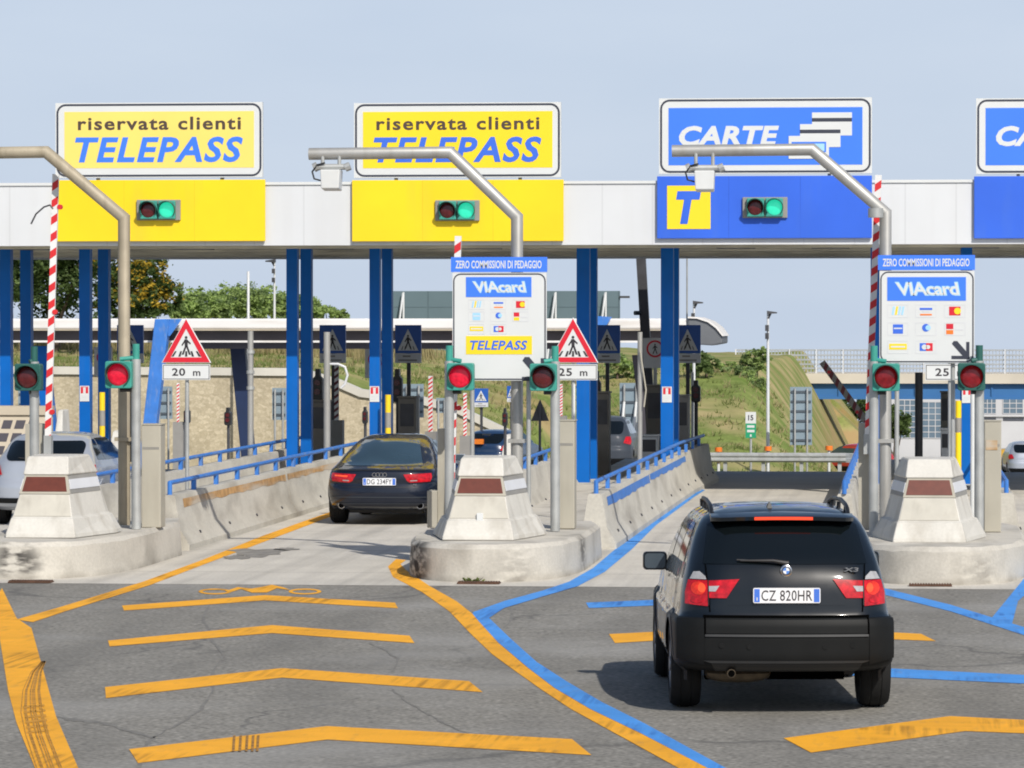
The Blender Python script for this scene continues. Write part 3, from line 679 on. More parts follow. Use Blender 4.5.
# ---- lane signs
def px_box(px0, px1, py0, py1, Y):
    a = at(px0, py1, Y); b = at(px1, py0, Y); return a.x, b.x, a.z, b.z
def sign_board(t, px0, px1, py0, py1, face, facemat, Y):
    x0, x1, z0, z1 = px_box(px0, px1, py0, py1, Y)
    m = MB(); m.box(x0, x1, Y, Y+.10, z0, z1); m.build('board', 'sign_white', t)
    o = rrect(x0+.02, x1-.02, z0+.02, z1-.02, .17); i_ = rrect(x0+.055, x1-.055, z0+.055, z1-.055, .135)
    m = MB(); m.ringprism(o, i_, Y-.004, Y+.002); m.build('border', 'border_dark', t)
    fx0, fx1, fz0, fz1 = px_box(*face, Y)
    m = MB(); m.box(fx0, fx1, Y-.004, Y+.002, fz0, fz1); m.build('face', facemat, t)
    for u in (.2, .8):
        m = MB(); m.box(x0+(x1-x0)*u-.03, x0+(x1-x0)*u+.03, Y+.10, Y+.18, z0-.2, z1-.1); m.build('bracket', 'galv', t)
def lower_panel(t, px0, px1, py0, py1, mt, Y):
    x0, x1, z0, z1 = px_box(px0, px1, py0, py1, Y)
    m = MB(); m.box(x0, x1, Y, Y+.06, z0, z1); lp = m.build('lower_panel', mt, t, bevel=.008)
    for u in (.335, .668):
        m = MB(); xs_ = x0+(x1-x0)*u; m.box(xs_-.004, xs_+.004, Y-.002, Y, z0+.01, z1-.01); m.build('sheet_joint', 'joint_yellow' if 'yellow' in mt else 'joint_blue', lp)
SY = GY-.12
def telepass_sign(dx, label, pale):
    t = thing('lane_sign', label, 'sign', at(457.5+dx, 241, SY), 0, 'lane signs along the canopy')
    sign_board(t, 354+dx, 561+dx, 102, 178, (363+dx, 552.5+dx, 111, 168.3), 'sign_pale_yellow' if pale else 'sign_yellow', SY)
    lower_panel(t, 352+dx, 563.5+dx, 179.5, 241.5, 'panel_yellow', SY+.03)
    m = MB(); x0, x1, z0, z1 = px_box(376.5+dx, 539.5+dx, 116.3, 130.3, SY)
    m.text('riservata clienti', x0, x1, z0, z1, SY-.004, .004, 0, .023, 1.14); m.build('lettering', 'letter_brown', t)
    m = MB(); x0, x1, z0, z1 = px_box(373.5+dx, 541.5+dx, 136.4, 162.8, SY)
    m.text('TELEPASS', x0, x1, z0, z1, SY-.004, .004, .22, .03, 1.12); m.build('lettering', 'letter_blue' if not pale else 'sign_blue', t)
    return t
telepass_sign(-298.5, 'yellow TELEPASS sign with faded face, leftmost above the canopy', True)
telepass_sign(0, 'yellow TELEPASS sign crossed by a camera mast arm, second from left', False)
def carte_sign(dx, label, tee):
    t = thing('lane_sign', label, 'sign', at(765.5+dx, 238, SY), 0, 'lane signs along the canopy')
    sign_board(t, 659+dx, 872+dx, 97.3, 174, (668.5+dx, 862.5+dx, 107, 165.3), 'sign_blue', SY)
    lower_panel(t, 657+dx, 872+dx, 175.5, 238.5, 'panel_blue', SY+.03)
    m = MB(); x0, x1, z0, z1 = px_box(679+dx, 779+dx, 125.5, 146.3, SY)
    m.text('CARTE', x0, x1, z0, z1, SY-.004, .004, .2, .04, 1.05); m.build('lettering', 'sign_white', t)
    Y = SY-.004
    for k, (a, b, c, d) in enumerate(((812, 852, 112.3, 135.6), (800, 840.5, 124, 147.2), (788.7, 829, 135.8, 158.8))):
        y = Y-.004*(k+1); x0, x1, z0, z1 = px_box(a+dx, b+dx, c, d, SY)
        m = MB(); m.box(x0, x1, y, y+.0035, z0, z1); cd_ = m.build('card_icon', 'sign_white', t)
        m = MB()
        if k < 2:
            m.box(x0, x1, y-.0015, y, z1-(z1-z0)*.40, z1-(z1-z0)*.24); m.build('stripe', 'border_dark', cd_)
        else:
            m.box(x0+.05, x1-.05, y-.0012, y, z0+(z1-z0)*.28, z1-(z1-z0)*.26, 0)
            m.box(x0+.19, x1-.08, y-.0024, y-.0012, z0+(z1-z0)*.34, z1-(z1-z0)*.34, 1); m.build('stripe', ['sign_blue', 'light_blue'], cd_)
    if tee:
        x0, x1, z0, z1 = px_box(667+dx, 710.5+dx, 185.5, 229, SY)
        m = MB(); m.box(x0, x1, SY+.022, SY+.03, z0, z1); q = m.build('letter_square', 'sign_yellow', t)
        x0, x1, z0, z1 = px_box(676+dx, 701+dx, 191, 224, SY)
        m = MB(); m.text('T', x0, x1, z0, z1, SY+.0215, .004, .2, .06); m.build('lettering', 'panel_blue', q)
    return t
carte_sign(0, 'blue CARTE sign with T square, between the yellow signs and the right edge', True)
carte_sign(317, 'blue CARTE sign cut off by the right edge of the picture', False)

def small_signal(px, py, label, glow, back):
    Y = SY-.02; c = at(px, py, Y)
    t = thing('lane_signal', label, 'traffic light', c, 0, 'twin lamp signals on the lane signs')
    m = MB(); m.box(c.x-.40, c.x+.40, Y-.01, Y+.05, c.z-.185, c.z+.185); m.build('backplate', 'teal' if not back else 'cabinet_grey', t, bevel=.01)
    m = MB(); m.box(c.x-.32, c.x-.012, Y-.10, Y-.01, c.z-.165, c.z+.165); m.box(c.x+.012, c.x+.32, Y-.10, Y-.01, c.z-.165, c.z+.165); m.build('housing', 'teal', t, bevel=.015)
    for sx, lm in ((-.17, 'lens_dark_red'), (.17, glow)):
        m = MB(); rings = []
        for k in range(6):
            a = math.pi/2*k/5; rr = .14*math.cos(a); yy = Y-.102-.03*math.sin(a)
            rings.append([(c.x+sx+max(.002, rr)*math.cos(2*math.pi*j/20), yy, c.z+max(.002, rr)*math.sin(2*math.pi*j/20)) for j in range(20)])
        m.loft(rings); lens = m.build('lens', lm, t, smooth=True, angle=60)
        m = MB(); vs = []; fs = []; n = 22
        for j in range(n+1):
            a = R(-40)+R(260)*j/n; q = math.cos(a); s = math.sin(a); dep = .05+.13*max(0, (s+.65)/1.65)
            for rr in (.148, .158):
                vs += [(c.x+sx+rr*q, Y-.09, c.z+rr*s), (c.x+sx+rr*q, Y-.09-dep, c.z+rr*s)]
        for j in range(n):
            b = 4*j; fs += [(b, b+4, b+5, b+1), (b+2, b+3, b+7, b+6), (b+1, b+5, b+7, b+3), (b, b+2, b+6, b+4)]
        m.add(vs, fs); m.build('visor', 'teal_dark', t)
    return t
small_signal(158.5, 210, 'twin-lamp signal with dull green lamp on the leftmost yellow panel', 'lens_green', 1)
small_signal(457.3, 210.5, 'twin-lamp signal with lit green lamp on the second yellow panel', 'lens_green', 1)
small_signal(765, 207.5, 'twin-lamp signal with pale green lamp on the blue panel', 'lens_green', 1)

# ------------------------------------------------------------------ camera masts
def mast(px, pxb, pyt, pyb, px_end, Y, label, mt, cam_at=None):
    # px: post, (pxb,pyt): bend at the arm, pyb: bend at post top, px_end: arm tip
    base = at(px, 327, Y); x = base.x
    t = thing('camera_mast', label, 'camera mast', (x, Y, .45), 0, 'bent camera masts')
    A = at(px, pyb, Y); B = at(pxb, pyt, Y); E = at(px_end, pyt+1.5, Y)
    m = MB(); m.tube([(x, Y, .455), A, B, E], .080, 14); m.build('pole', mt, t, smooth=True)
    m = MB(); m.box(x-.16, x+.16, Y-.16, Y+.16, .455, .48); m.build('base_plate', 'galv', t)
    m = MB(); zc = (A.z*.35); m.box(x-.11, x+.11, Y-.11, Y+.11, zc, zc+.05); m.build('collar', mt, t)
    if cam_at:
        c = at(cam_at[0], cam_at[1], Y); k = 1/77.
        m = MB(); m.tube([(c.x-17*k, Y-.05, c.z+10*k), (c.x+18*k, Y-.05, c.z+10*k)], .04, 8)
        for u in (-9*k, 8*k): m.cyl((c.x+u, Y-.05, c.z+10*k), (c.x+u, Y-.05, E.z+.02), .025, 8)
        m.cyl((c.x-18*k, Y-.05, c.z+9*k), (c.x-14*k, Y-.05, c.z+11*k), .06, 8); m.cyl((c.x+14*k, Y-.05, c.z+9*k), (c.x+19*k, Y-.05, c.z+11*k), .055, 8)
        m.build('camera_bracket', 'galv', t, smooth=True)
        m = MB()
        m.hexa([(c.x-9*k, Y-.2, c.z-12*k), (c.x+9*k, Y-.2, c.z-12*k), (c.x+9*k, Y+.1, c.z-14*k), (c.x-9*k, Y+.1, c.z-14*k)],
               [(c.x-10*k, Y-.2, c.z+7*k), (c.x+10*k, Y-.2, c.z+7*k), (c.x+10*k, Y+.1, c.z+7*k), (c.x-10*k, Y+.1, c.z+7*k)]); m.build('camera_box', 'pole_white', t, bevel=.012)
        m = MB(); m.tube([(c.x-10*k, Y-.1, c.z-4*k), (c.x-17*k, Y-.1, c.z-2*k), (c.x-19*k, Y-.1, c.z+5*k), (c.x-14*k, Y-.1, c.z+12*k), (c.x-6*k, Y-.1, c.z+14*k)], .012, 6); m.build('cable', 'black_plastic', t)
    return t
mast(124, 46, 152, 218, -52, 52.2, 'beige bent mast crossing the leftmost yellow sign', 'mast_beige')
mast(517, 450, 152.5, 217, 309, 52.0, 'grey bent mast with camera crossing the second yellow sign', 'mast_grey', (332, 177))
mast(885.5, 812, 149.5, 213, 672, 52.0, 'grey bent mast with camera crossing the blue sign', 'mast_grey', (705, 178))

# ------------------------------------------------------------------ cabinets and barrier gates
def cabinet(px0, px1, pyt, Y, label, lab=None, seam=True):
    x0, x1 = atx(px0, Y), atx(px1, Y); z1 = atz(pyt, Y, px0)
    t = thing('equipment_cabinet', label, 'cabinet', ((x0+x1)/2, Y+.15, .455), 0, 'grey cabinets beside the lanes')
    m = MB(); m.box(x0, x1, Y, Y+.34, .455, z1); m.build('cabinet_body', 'pillar_beige', t, bevel=.012)
    m = MB(); m.box(x0-.008, x1+.008, Y-.008, Y+.348, z1, z1+.015); m.build('lid', 'pillar_beige', t)
    m = MB(); m.box(x0+.02, x1-.02, Y-.004, Y, z1-.32, z1-.305); m.box(x0+.02, x1-.02, Y-.004, Y, z1-.30, z1-.29); m.build('seam', 'cabinet_grey', t)
    if lab:
        m = MB(); m.box(x0+.02, x1-.05, Y-.006, Y, atz(lab[1], Y), atz(lab[0], Y)); m.build('label_plate', 'rust_stain', t)
    return t
cabinet(141, 160.5, 425, 52.0, 'beige-grey cabinet right of the beige mast')
cabinet(557.5, 574.5, 421, 52.2, 'beige-grey cabinet under the 25 m plate by the middle island')
cabinet(984.5, 1001.5, 421.5, 51.9, 'beige-grey cabinet with red-brown label at the right', (439, 448.5))

def boom_mesh(A, B, wd, stripe, n, dark=False, tt=.05):
    A, B = Vector(A), Vector(B); d = (B-A); L = d.length; d.normalize(); s = Vector((d.z, 0, -d.x)).normalized()*wd/2; q = Vector((0, tt, 0))
    a = MB(); b = MB()
    a.hexa([A-s, A+s, A+s+q, A-s+q], [B-s, B+s, B+s+q, B-s+q])
    step = L/n
    for k in range(n):
        p0 = A+d*(k*step+step*.12); p1 = p0+d*step*.46; e = Vector((0, .003, 0)); sk = d*wd*.35
        b.hexa([p0-s*.98-sk-e, p0+s*.98+sk-e, p0+s*.98+sk, p0-s*.98-sk], [p1-s*.98-sk-e, p1+s*.98+sk-e, p1+s*.98+sk, p1-s*.98-sk])
    return a, b
def gate(px0, px1, pyt, Y, base_px, piv, tip, label, n, lamps=(), cab=True, wd=.085, dim=False, group='barrier gates of the lanes'):
    x0, x1 = atx(px0, Y), atx(px1, Y); z1 = atz(pyt, Y, px0)
    t = thing('barrier_gate', label, 'barrier gate', ((x0+x1)/2, Y+.15, .455), 0, group)
    m = MB(); m.box(x0, x1, Y, Y+.34, .455, z1); m.box(x0+(x1-x0)*.62, x0+(x1-x0)*.66, Y-.004, Y, .47, z1-.02); m.build('cabinet_body', 'pillar_beige', t, bevel=.012)
    A = at(piv[0], piv[1], Y-.12); B = at(tip[0], tip[1], Y-.12)
    a, b = boom_mesh(A, B, wd, .3, n)
    bo = a.build('boom', 'cabinet_grey' if dim else 'stripe_white', t); b.build('red_stripes', 'boom_shade_red' if dim else 'stripe_red', bo)  # dim: white and red swapped for darker colours that stand for shade
    m = MB(); m.box(A.x-.05, A.x+.05, Y-.13, Y, A.z-.12, A.z+.14); m.build('pivot', 'galv', t)
    for (lx, ly) in lamps:
        c = at(lx, ly, Y-.1); m = MB(); m.cyl((c.x, c.y-.03, c.z), (c.x, c.y+.03, c.z), .035, 10); m.build('warning_lamp', 'stripe_red', t)
    return t
gate(25, 42.5, 424, 52.6, 34, (47.5, 446), (55.5, 174), 'raised red and white barrier beside the leftmost yellow sign', 16, ((60, 207), (55, 312), (52, 412)))
g2 = gate(437.5, 446.5, 429, 52.4, 436, (450.5, 520), (458, 236), 'raised red and white barrier half hidden by the middle card sign', 16, ((459, 408),))
x0, x1 = atx(427, 52.3), atx(437, 52.3); m = MB(); m.box(x0, x1, 52.3, 52.64, .455, atz(491, 52.3)); m.build('side_box', 'pillar_beige', g2, bevel=.012)
gate(858.5, 871.5, 423, 52.4, 865, (867.5, 445), (878.5, 175), 'raised red and white barrier in front of the right camera mast', 16)
c = at(878, 213, 51.9); m = MB(); m.cyl((c.x-.03, c.y-.05, c.z-.06), (c.x-.03, c.y-.05, c.z+.06), .10, 14)
tag(m.build('clamp_ring', 'galv', smooth=True), 'grey clamp ring holding the right barrier to the mast bend', 'clamp')
m = MB(); m.tube([at(31, 224, 52.4), at(36, 214, 52.4), at(44, 207, 52.4), at(50, 205, 52.4), at(53, 209, 52.4)], .012, 6)
tag(m.build('loose_wire', 'metal_dark'), 'loose dark wire curling from the leftmost barrier boom', 'wire')

# ------------------------------------------------------------------ red signals on posts
def big_signal(px, py, post_px, label, lens, Y=51.5, teal='teal', post='galv'):
    c = at(px, py, Y); xp = atx(post_px, Y); sgn = 1 if xp > c.x else -1
    t = thing('signal_post', label, 'traffic light', (xp, Y+.1, .455), 0, 'single lamp signals at the noses')
    zt_ = c.z+.20
    m = MB(); m.cyl((xp, Y+.1, .455), (xp, Y+.1, zt_), .062, 14); m.build('post', post, t, smooth=True)
    m = MB(); m.cyl((xp, Y+.1, zt_-.05), (xp, Y+.1, zt_+.2), .047, 14); m.cyl((xp, Y+.1, zt_+.02), (c.x, Y+.06, zt_+.0), .03, 10); m.build('bracket', teal, t, smooth=True)
    m = MB(); m.cyl((xp, Y+.1, c.z-.20), (c.x, Y+.06, c.z-.20), .03, 10); m.build('lower_bracket', 'black_plastic', t, smooth=True)
    m = MB(); m.prism(rrect(c.x-.175, c.x+.175, c.z-.18, c.z+.175, .03), Y-.06, Y+.12); m.build('housing', teal, t, bevel=.012)
    m = MB(); rings = []
    for k in range(7):
        a = math.pi/2*k/6; rr = .145*math.cos(a); yy = Y-.062-.04*math.sin(a)
        rings.append([(c.x+max(.002, rr)*math.cos(2*math.pi*j/24), yy, c.z+max(.002, rr)*math.sin(2*math.pi*j/24)) for j in range(24)])
    m.loft(rings); m.build('lens', lens, t, smooth=True, angle=60)
    m = MB(); vs = []; fs = []; n = 28
    for j in range(n+1):
        a = R(-60)+R(300)*j/n; q = math.cos(a); s = math.sin(a); dep = .035+.12*max(0, (s+.8)/1.8)
        for rr in (.152, .164): vs += [(c.x+rr*q, Y-.055, c.z+rr*s), (c.x+rr*q, Y-.055-dep, c.z+rr*s)]
    for j in range(n):
        b = 4*j; fs += [(b, b+4, b+5, b+1), (b+2, b+3, b+7, b+6), (b+1, b+5, b+7, b+3), (b, b+2, b+6, b+4)]
    m.add(vs, fs); m.build('visor', 'teal_dark', t)
    return t
big_signal(28.5, 377, 32.5, 'green signal with unlit dark lens beside the leftmost barrier', 'lens_dark_red', teal='teal_dark')
big_signal(119, 374.5, 134.5, 'green signal with bright red lens in front of the beige mast', 'lens_lit_red')
big_signal(460.5, 376.5, 448.5, 'green signal with bright red lens at the left corner of the middle card sign', 'lens_lit_red')
big_signal(543.5, 377, 554.5, 'green signal with dark red lens beside the 25 m plate', 'lens_dark_red')
big_signal(886, 377, 874, 'green signal with dim red lens left of the right card sign', 'lens_half_red')
big_signal(971.5, 376.5, 979.5, 'green signal with red glow on top of its lens, right of the card sign', 'lens_half_red', teal='teal_dark')

# ------------------------------------------------------------------ card payment signs
def card_sign(px0, px1, banner, panel, via, cols_, rows_, sz, arrow, legs, label, extra=None, tele=None, Y=51.8):
    t = thing('payment_sign', label, 'sign', (atx((px0+px1)/2, Y), Y, .455), 0, 'card payment signs on the noses')
    for lx in legs:
        x = atx(lx, Y); m = MB(); m.cyl((x, Y+.09, .455), (x, Y+.09, atz(panel[0]+4, Y)), .03, 10); m.build('leg', 'galv', t, smooth=True)
    x0, x1, z0, z1 = px_box(px0+1.5, px1-.5, panel[0], panel[1], Y)
    m = MB(); m.box(x0, x1, Y, Y+.05, z0, z1); m.build('panel', 'sign_white', t)
    m = MB(); m.ringprism(rrect(x0+.01, x1-.01, z0+.01, z1-.01, .10), rrect(x0+.026, x1-.026, z0+.026, z1-.026, .084), Y-.004, Y+.002); m.build('border', 'border_dark', t)
    bx0, bx1, bz0, bz1 = px_box(px0, px1, banner[0], banner[1], Y)
    m = MB(); m.box(bx0, bx1, Y-.012, Y+.05, bz0, bz1); m.build('banner', 'sign_blue', t)
    m = MB(); m.text('ZERO COMMISSIONI DI PEDAGGIO', bx0+.06, bx1-.07, bz0+.045, bz1-.045, Y-.012, .003, 0, .02); m.build('lettering', 'sign_white', t)
    vx0, vx1, vz0, vz1 = px_box(*via, Y); f = (vx1-vx0)
    m = MB(); m.box(vx0, vx1, Y-.005, Y+.002, vz0, vz1); pn = m.build('logo_panel', 'sign_blue', t)
    m = MB(); hh = vz1-vz0
    m.text('VIAcard', vx0+f*.09, vx1-f*.07, vz0+hh*.2, vz1-hh*.2, Y-.005, .003, -.16, .05, .92); m.build('lettering', 'light_blue', pn)
    m = MB(); m.text('VIAcard', vx0+f*.105, vx1-f*.085, vz0+hh*.24, vz1-hh*.24, Y-.008, .002, -.16, .012, .92); m.build('lettering', 'sign_white', pn)
    def logo(ci, ri):
        cxp, cyp = cols_[ci], rows_[ri]; w_, h_ = sz
        a, b, c_, d = px_box(cxp-w_/2, cxp+w_/2, cyp-h_/2, cyp+h_/2, Y)
        m = MB(); m.ringprism([(a, c_), (b, c_), (b, d), (a, d)], [(a+.006, c_+.006), (b-.006, c_+.006), (b-.006, d-.006), (a+.006, d-.006)], Y-.003, Y+.001, 0)
        W, H = b-a, d-c_
        def bx(u0, u1, v0, v1, k, e=0): m.box(a+W*u0, a+W*u1, Y-.003-e, Y+.001, c_+H*v0, c_+H*v1, k)
        if (ci, ri) == (0, 0):
            for q in range(4): m.hexa([(a+W*(.2+q*.15), Y-.003, c_+H*.2), (a+W*(.29+q*.15), Y-.003, c_+H*.2), (a+W*(.29+q*.15), Y, c_+H*.2), (a+W*(.2+q*.15), Y, c_+H*.2)],
                                      [(a+W*(.27+q*.15), Y-.003, c_+H*.85), (a+W*(.36+q*.15), Y-.003, c_+H*.85), (a+W*(.36+q*.15), Y, c_+H*.85), (a+W*(.27+q*.15), Y, c_+H*.85)], 1 if q != 1 else 5)
        elif (ci, ri) == (1, 0): bx(.2, .8, .58, .74, 2); bx(.32, .68, .42, .5, 0); bx(.22, .78, .16, .28, 3)
        elif (ci, ri) == (2, 0):
            bx(.22, .76, .16, .84, 4)
            m.disc((a+W*.62, c_+H*.5), H*.26, Y-.005, Y-.003, 16, 5)
        elif (ci, ri) == (0, 1): bx(.26, .74, .14, .86, 1 if via[1]-via[0] < 70 else 2); bx(.3, .7, .5, .6, 6, .001)
        elif (ci, ri) == (1, 1): m.disc((a+W*.5, c_+H*.6), H*.3, Y-.004, Y, 16, 2); m.disc((a+W*.6, c_+H*.6), H*.2, Y-.005, Y-.004, 12, 1)
        elif (ci, ri) == (2, 1): bx(.08, .42, .5, .9, 4); bx(.08, .42, .1, .42, 3 if via[1]-via[0] > 70 else 5); bx(.5, .9, .4, .5, 0)
        elif (ci, ri) == (0, 2): bx(.08, .92, .3, .75, 5); bx(.16, .84, .46, .58, 0, .001)
        elif (ci, ri) == (1, 2):
            bx(.2, .5, .2, .8, 2); bx(.5, .82, .2, .8, 4); m.disc((a+W*.42, c_+H*.5), H*.2, Y-.005, Y-.003, 12, 6); m.disc((a+W*.6, c_+H*.5), H*.16, Y-.005, Y-.003, 12, 6)
        m.build('card_logo', ['plate_grey', 'light_blue', 'letter_blue', 'orange', 'sign_red', 'sign_yellow', 'sign_white'], t)
    for ci in range(3):
        for ri in range(3):
            if not (ci == 2 and ri == 2): logo(ci, ri)
    if tele:
        a, b, c_, d = px_box(*tele, Y); W = b-a; H = d-c_
        m = MB(); m.box(a, b, Y-.004, Y+.002, c_, d); q = m.build('logo_panel', 'sign_yellow', t)
        m = MB(); m.text('TELEPASS', a+W*.06, b-W*.07, c_+H*.24, d-H*.24, Y-.004, .003, .22, .03, 1.08); m.build('lettering', 'letter_blue', q)
    # arrow pointing down and right
    x0, x1, z0, z1 = px_box(*arrow, Y); u = min(x1-x0, z1-z0); th = u*.14
    m = MB(); e = x1; zz = z0
    m.prism([(x0+u*.12, z1), (x0+u*.12+th*1.4, z1), (e, zz+th*1.6), (e, zz), (e-th*1.6, zz), (x0+u*.02, z1-th*1.1)], Y-.004, Y+.001)
    m.prism([(e-th*1.3, z1-u*.05), (e, z1-u*.05), (e, zz), (e-th*1.3, zz+th)], Y-.0045, Y+.001)
    m.prism([(x0, zz+th*1.3), (x0, zz), (e, zz), (e-th, zz+th*1.3)], Y-.005, Y+.001)
    m.build('arrow', 'border_dark', t)
    return t
card_sign(451, 547, (257, 272), (272.6, 380.5), (466, 531.5, 277, 297), (476.5, 498.5, 520.5), (304.5, 316.5, 329), (16, 10), (522, 545, 357, 381), (471.5, 528),
          'payment sign with card logos and a yellow TELEPASS strip', tele=(466, 532, 336, 354.3))
card_sign(878, 975, (255, 270), (270.6, 363), (887.3, 966, 277, 300.7), (898, 926, 955), (311, 329, 347), (21, 13), (951.5, 969.5, 341, 359), (897, 953),
          'payment sign with card logos and a dark corner arrow, at the right')

# ------------------------------------------------------------------ pedestrian warning signs
def walker(m, cx, z0, h, y, k=None, th=.003):
    s = h
    P = lambda L: m.prism([(cx+a*s, z0+b*s) for a, b in L], y-th, y, k)
    m.disc((cx-.0*s, z0+.915*s), .075*s, y-th, y, 12, k)
    P([(-.09, .82), (.07, .82), (.09, .44), (-.07, .44)])
    P([(-.07, .46), (.03, .46), (-.13, .02), (-.24, .02)])
    P([(-.01, .47), (.09, .46), (.25, .02), (.14, .02)])
    P([(-.08, .8), (-.25, .52), (-.2, .47), (-.04, .70)])
    P([(.06, .8), (.25, .62), (.22, .55), (.05, .68)])
def warn_sign(px, label, text, Y=60.0, dx=0):
    c = at(px, 363, Y); k = Y/F
    t = thing('warning_sign', label, 'sign', (atx(px, Y), Y, .2), 0, 'triangular pedestrian warning signs')
    tri = lambda e: [(c.x-25.7*k+e*1.73, c.z+e), (c.x+25.7*k-e*1.73, c.z+e), (c.x, c.z+46*k-2*e)]
    m = MB(); m.prism(tri(0), Y, Y+.03); m.build('back_plate', 'sign_white', t, bevel=.01)
    m = MB(); m.ringprism(tri(.012), tri(.085), Y-.004, Y+.001); m.build('red_border', 'sign_red', t)
    m = MB(); walker(m, c.x, c.z+8*k, 19.5*k, Y-.0005)
    for u in (-12.5, -6.2, 0, 6.2, 12.5):
        a = u*k; m.prism([(c.x+a*1.12-1.2*k, c.z+6.5*k), (c.x+a*1.12+1.2*k, c.z+6.5*k), (c.x+a*.85+1.0*k, c.z+12*k), (c.x+a*.85-.8*k, c.z+12*k)], Y-.003, Y)
    m.build('pictogram', 'letter_black', t)
    z1 = c.z-1.2*k; z0 = z1-16*k; x0, x1 = c.x-24.5*k, c.x+24.5*k
    m = MB(); m.box(x0, x1, Y, Y+.025, z0, z1); m.build('distance_plate', 'sign_white', t)
    m = MB(); m.ringprism([(x0+.012, z0+.012), (x1-.012, z0+.012), (x1-.012, z1-.012), (x0+.012, z1-.012)], [(x0+.02, z0+.02), (x1-.02, z0+.02), (x1-.02, z1-.02), (x0+.02, z1-.02)], Y-.003, Y)
    m.text(text, c.x-14.5*k, c.x-1*k, z0+4.2*k, z0+12*k, Y, .003, 0, .02, 1.1); m.text('m', c.x+7*k, c.x+14.5*k, z0+4.2*k, z0+9*k, Y, .003, 0, .015)
    m.build('lettering', 'letter_black', t)
    m = MB(); m.cyl((c.x, Y+.07, .2), (c.x, Y+.07, c.z+30*k), .03, 10); m.build('post', 'galv', t, smooth=True)
    return t
warn_sign(186.2, 'triangular pedestrian warning sign reading 20 m, left of the blue columns', '20')
warn_sign(573, 'triangular pedestrian warning sign reading 25 m, in front of a blue column', '25')
warn_sign(950, 'triangular warning sign hidden by the right card sign, plate reading 25', '25')

# ------------------------------------------------------------------ equipment under the canopy
IS = .2
def ped_sign(px, label, Y=84.6, pyt=325, pyb=363, wpx=26):
    x0, x1, z0, z1 = px_box(px-wpx/2, px+wpx/2, pyt, pyb, Y); g = gz(Y)+(.2 if Y < 88 else 0)
    t = thing('crossing_sign', label, 'sign', ((x0+x1)/2, Y, g), 0, 'blue pedestrian crossing signs')
    zs = z0+(z1-z0)*.25
    m = MB(); m.box(x0, x1, Y, Y+.09, zs, z1); m.build('panel', 'ped_blue', t)
    m = MB(); m.box(x0, x1, Y, Y+.09, z0, zs-.004); m.build('caption_plate', 'plate_grey', t)
    w_ = x1-x0; h_ = z1-zs; cx = (x0+x1)/2
    m = MB(); m.prism([(cx-w_*.40, zs+h_*.10), (cx+w_*.40, zs+h_*.10), (cx, zs+h_*.86)], Y-.004, Y+.001); tri = m.build('triangle', 'sign_white', t)
    m = MB(); walker(m, cx, zs+h_*.16, h_*.50, Y-.0045)
    for u in (-.24, -.12, .12, .24): m.prism([(cx+u*w_-.018*w_, zs+h_*.13), (cx+u*w_+.018*w_, zs+h_*.13), (cx+u*w_*.8+.012*w_, zs+h_*.26), (cx+u*w_*.8-.012*w_, zs+h_*.26)], Y-.0075, Y-.004)
    m.build('pictogram', 'letter_black', tri)
    m = MB()
    for q, (a, b) in enumerate(((.3, .6), (.12, .85))): m.box(x0+w_*a, x0+w_*b, Y-.003, Y+.001, z0+(zs-z0)*(.62-.42*q), z0+(zs-z0)*(.80-.42*q))
    m.build('caption', 'cabinet_grey', t)
    m = MB(); m.box(cx-.04, cx+.04, Y+.1, Y+.18, g, z1-.1); m.build('post', 'metal_dark', t)
    return t
for px, lb in ((130, 'blue crossing sign behind the beige mast, leftmost of all'), (332.5, 'blue crossing sign behind a slim white pole'), (408, 'blue crossing sign to the left of the middle card sign'),
               (607, 'blue crossing sign right of the 25 m triangle'), (687.5, 'blue crossing sign right of the last blue column pair')): ped_sign(px, lb)
ped_sign(481, 'small distant blue crossing sign below the middle card sign', 128, 388.5, 407, 14)
ped_sign(511, 'small distant blue crossing sign half behind the grey mast', 131, 386, 402, 8)
def no_ped(px, py0, py1, wpx, label, Y=83.9):
    x0, x1, z0, z1 = px_box(px-wpx/2, px+wpx/2, py0, py1, Y); cx = (x0+x1)/2
    t = thing('prohibition_sign', label, 'sign', (cx, Y, IS), 0, 'white prohibition signs with a red ring')
    m = MB(); m.box(x0, x1, Y, Y+.06, z0, z1); m.build('panel', 'plate_grey', t)
    zc = z1-(z1-z0)*.36; r = (x1-x0)*.36
    ang = [2*math.pi*i/24 for i in range(24)]
    m = MB(); m.ringprism([(cx+r*math.cos(a), zc+r*math.sin(a)) for a in ang], [(cx+r*.78*math.cos(a), zc+r*.78*math.sin(a)) for a in ang], Y-.004, Y+.001); m.build('red_ring', 'sign_red', t)
    m = MB(); walker(m, cx, zc-r*.6, r*1.2, Y-.0005); m.build('pictogram', 'letter_black', t)
    m = MB(); m.cyl((cx, Y+.1, IS), (cx, Y+.1, z1-.05), .04, 8); m.build('post', 'galv', t)
no_ped(103, 347, 376, 18, 'white sign with red ring between the leftmost blue columns and the beige mast')
no_ped(376, 349, 378, 22, 'white sign with red ring behind the column pair by the dark sedan')
no_ped(655, 338, 368, 24, 'white sign with red ring left of the last blue column pair')

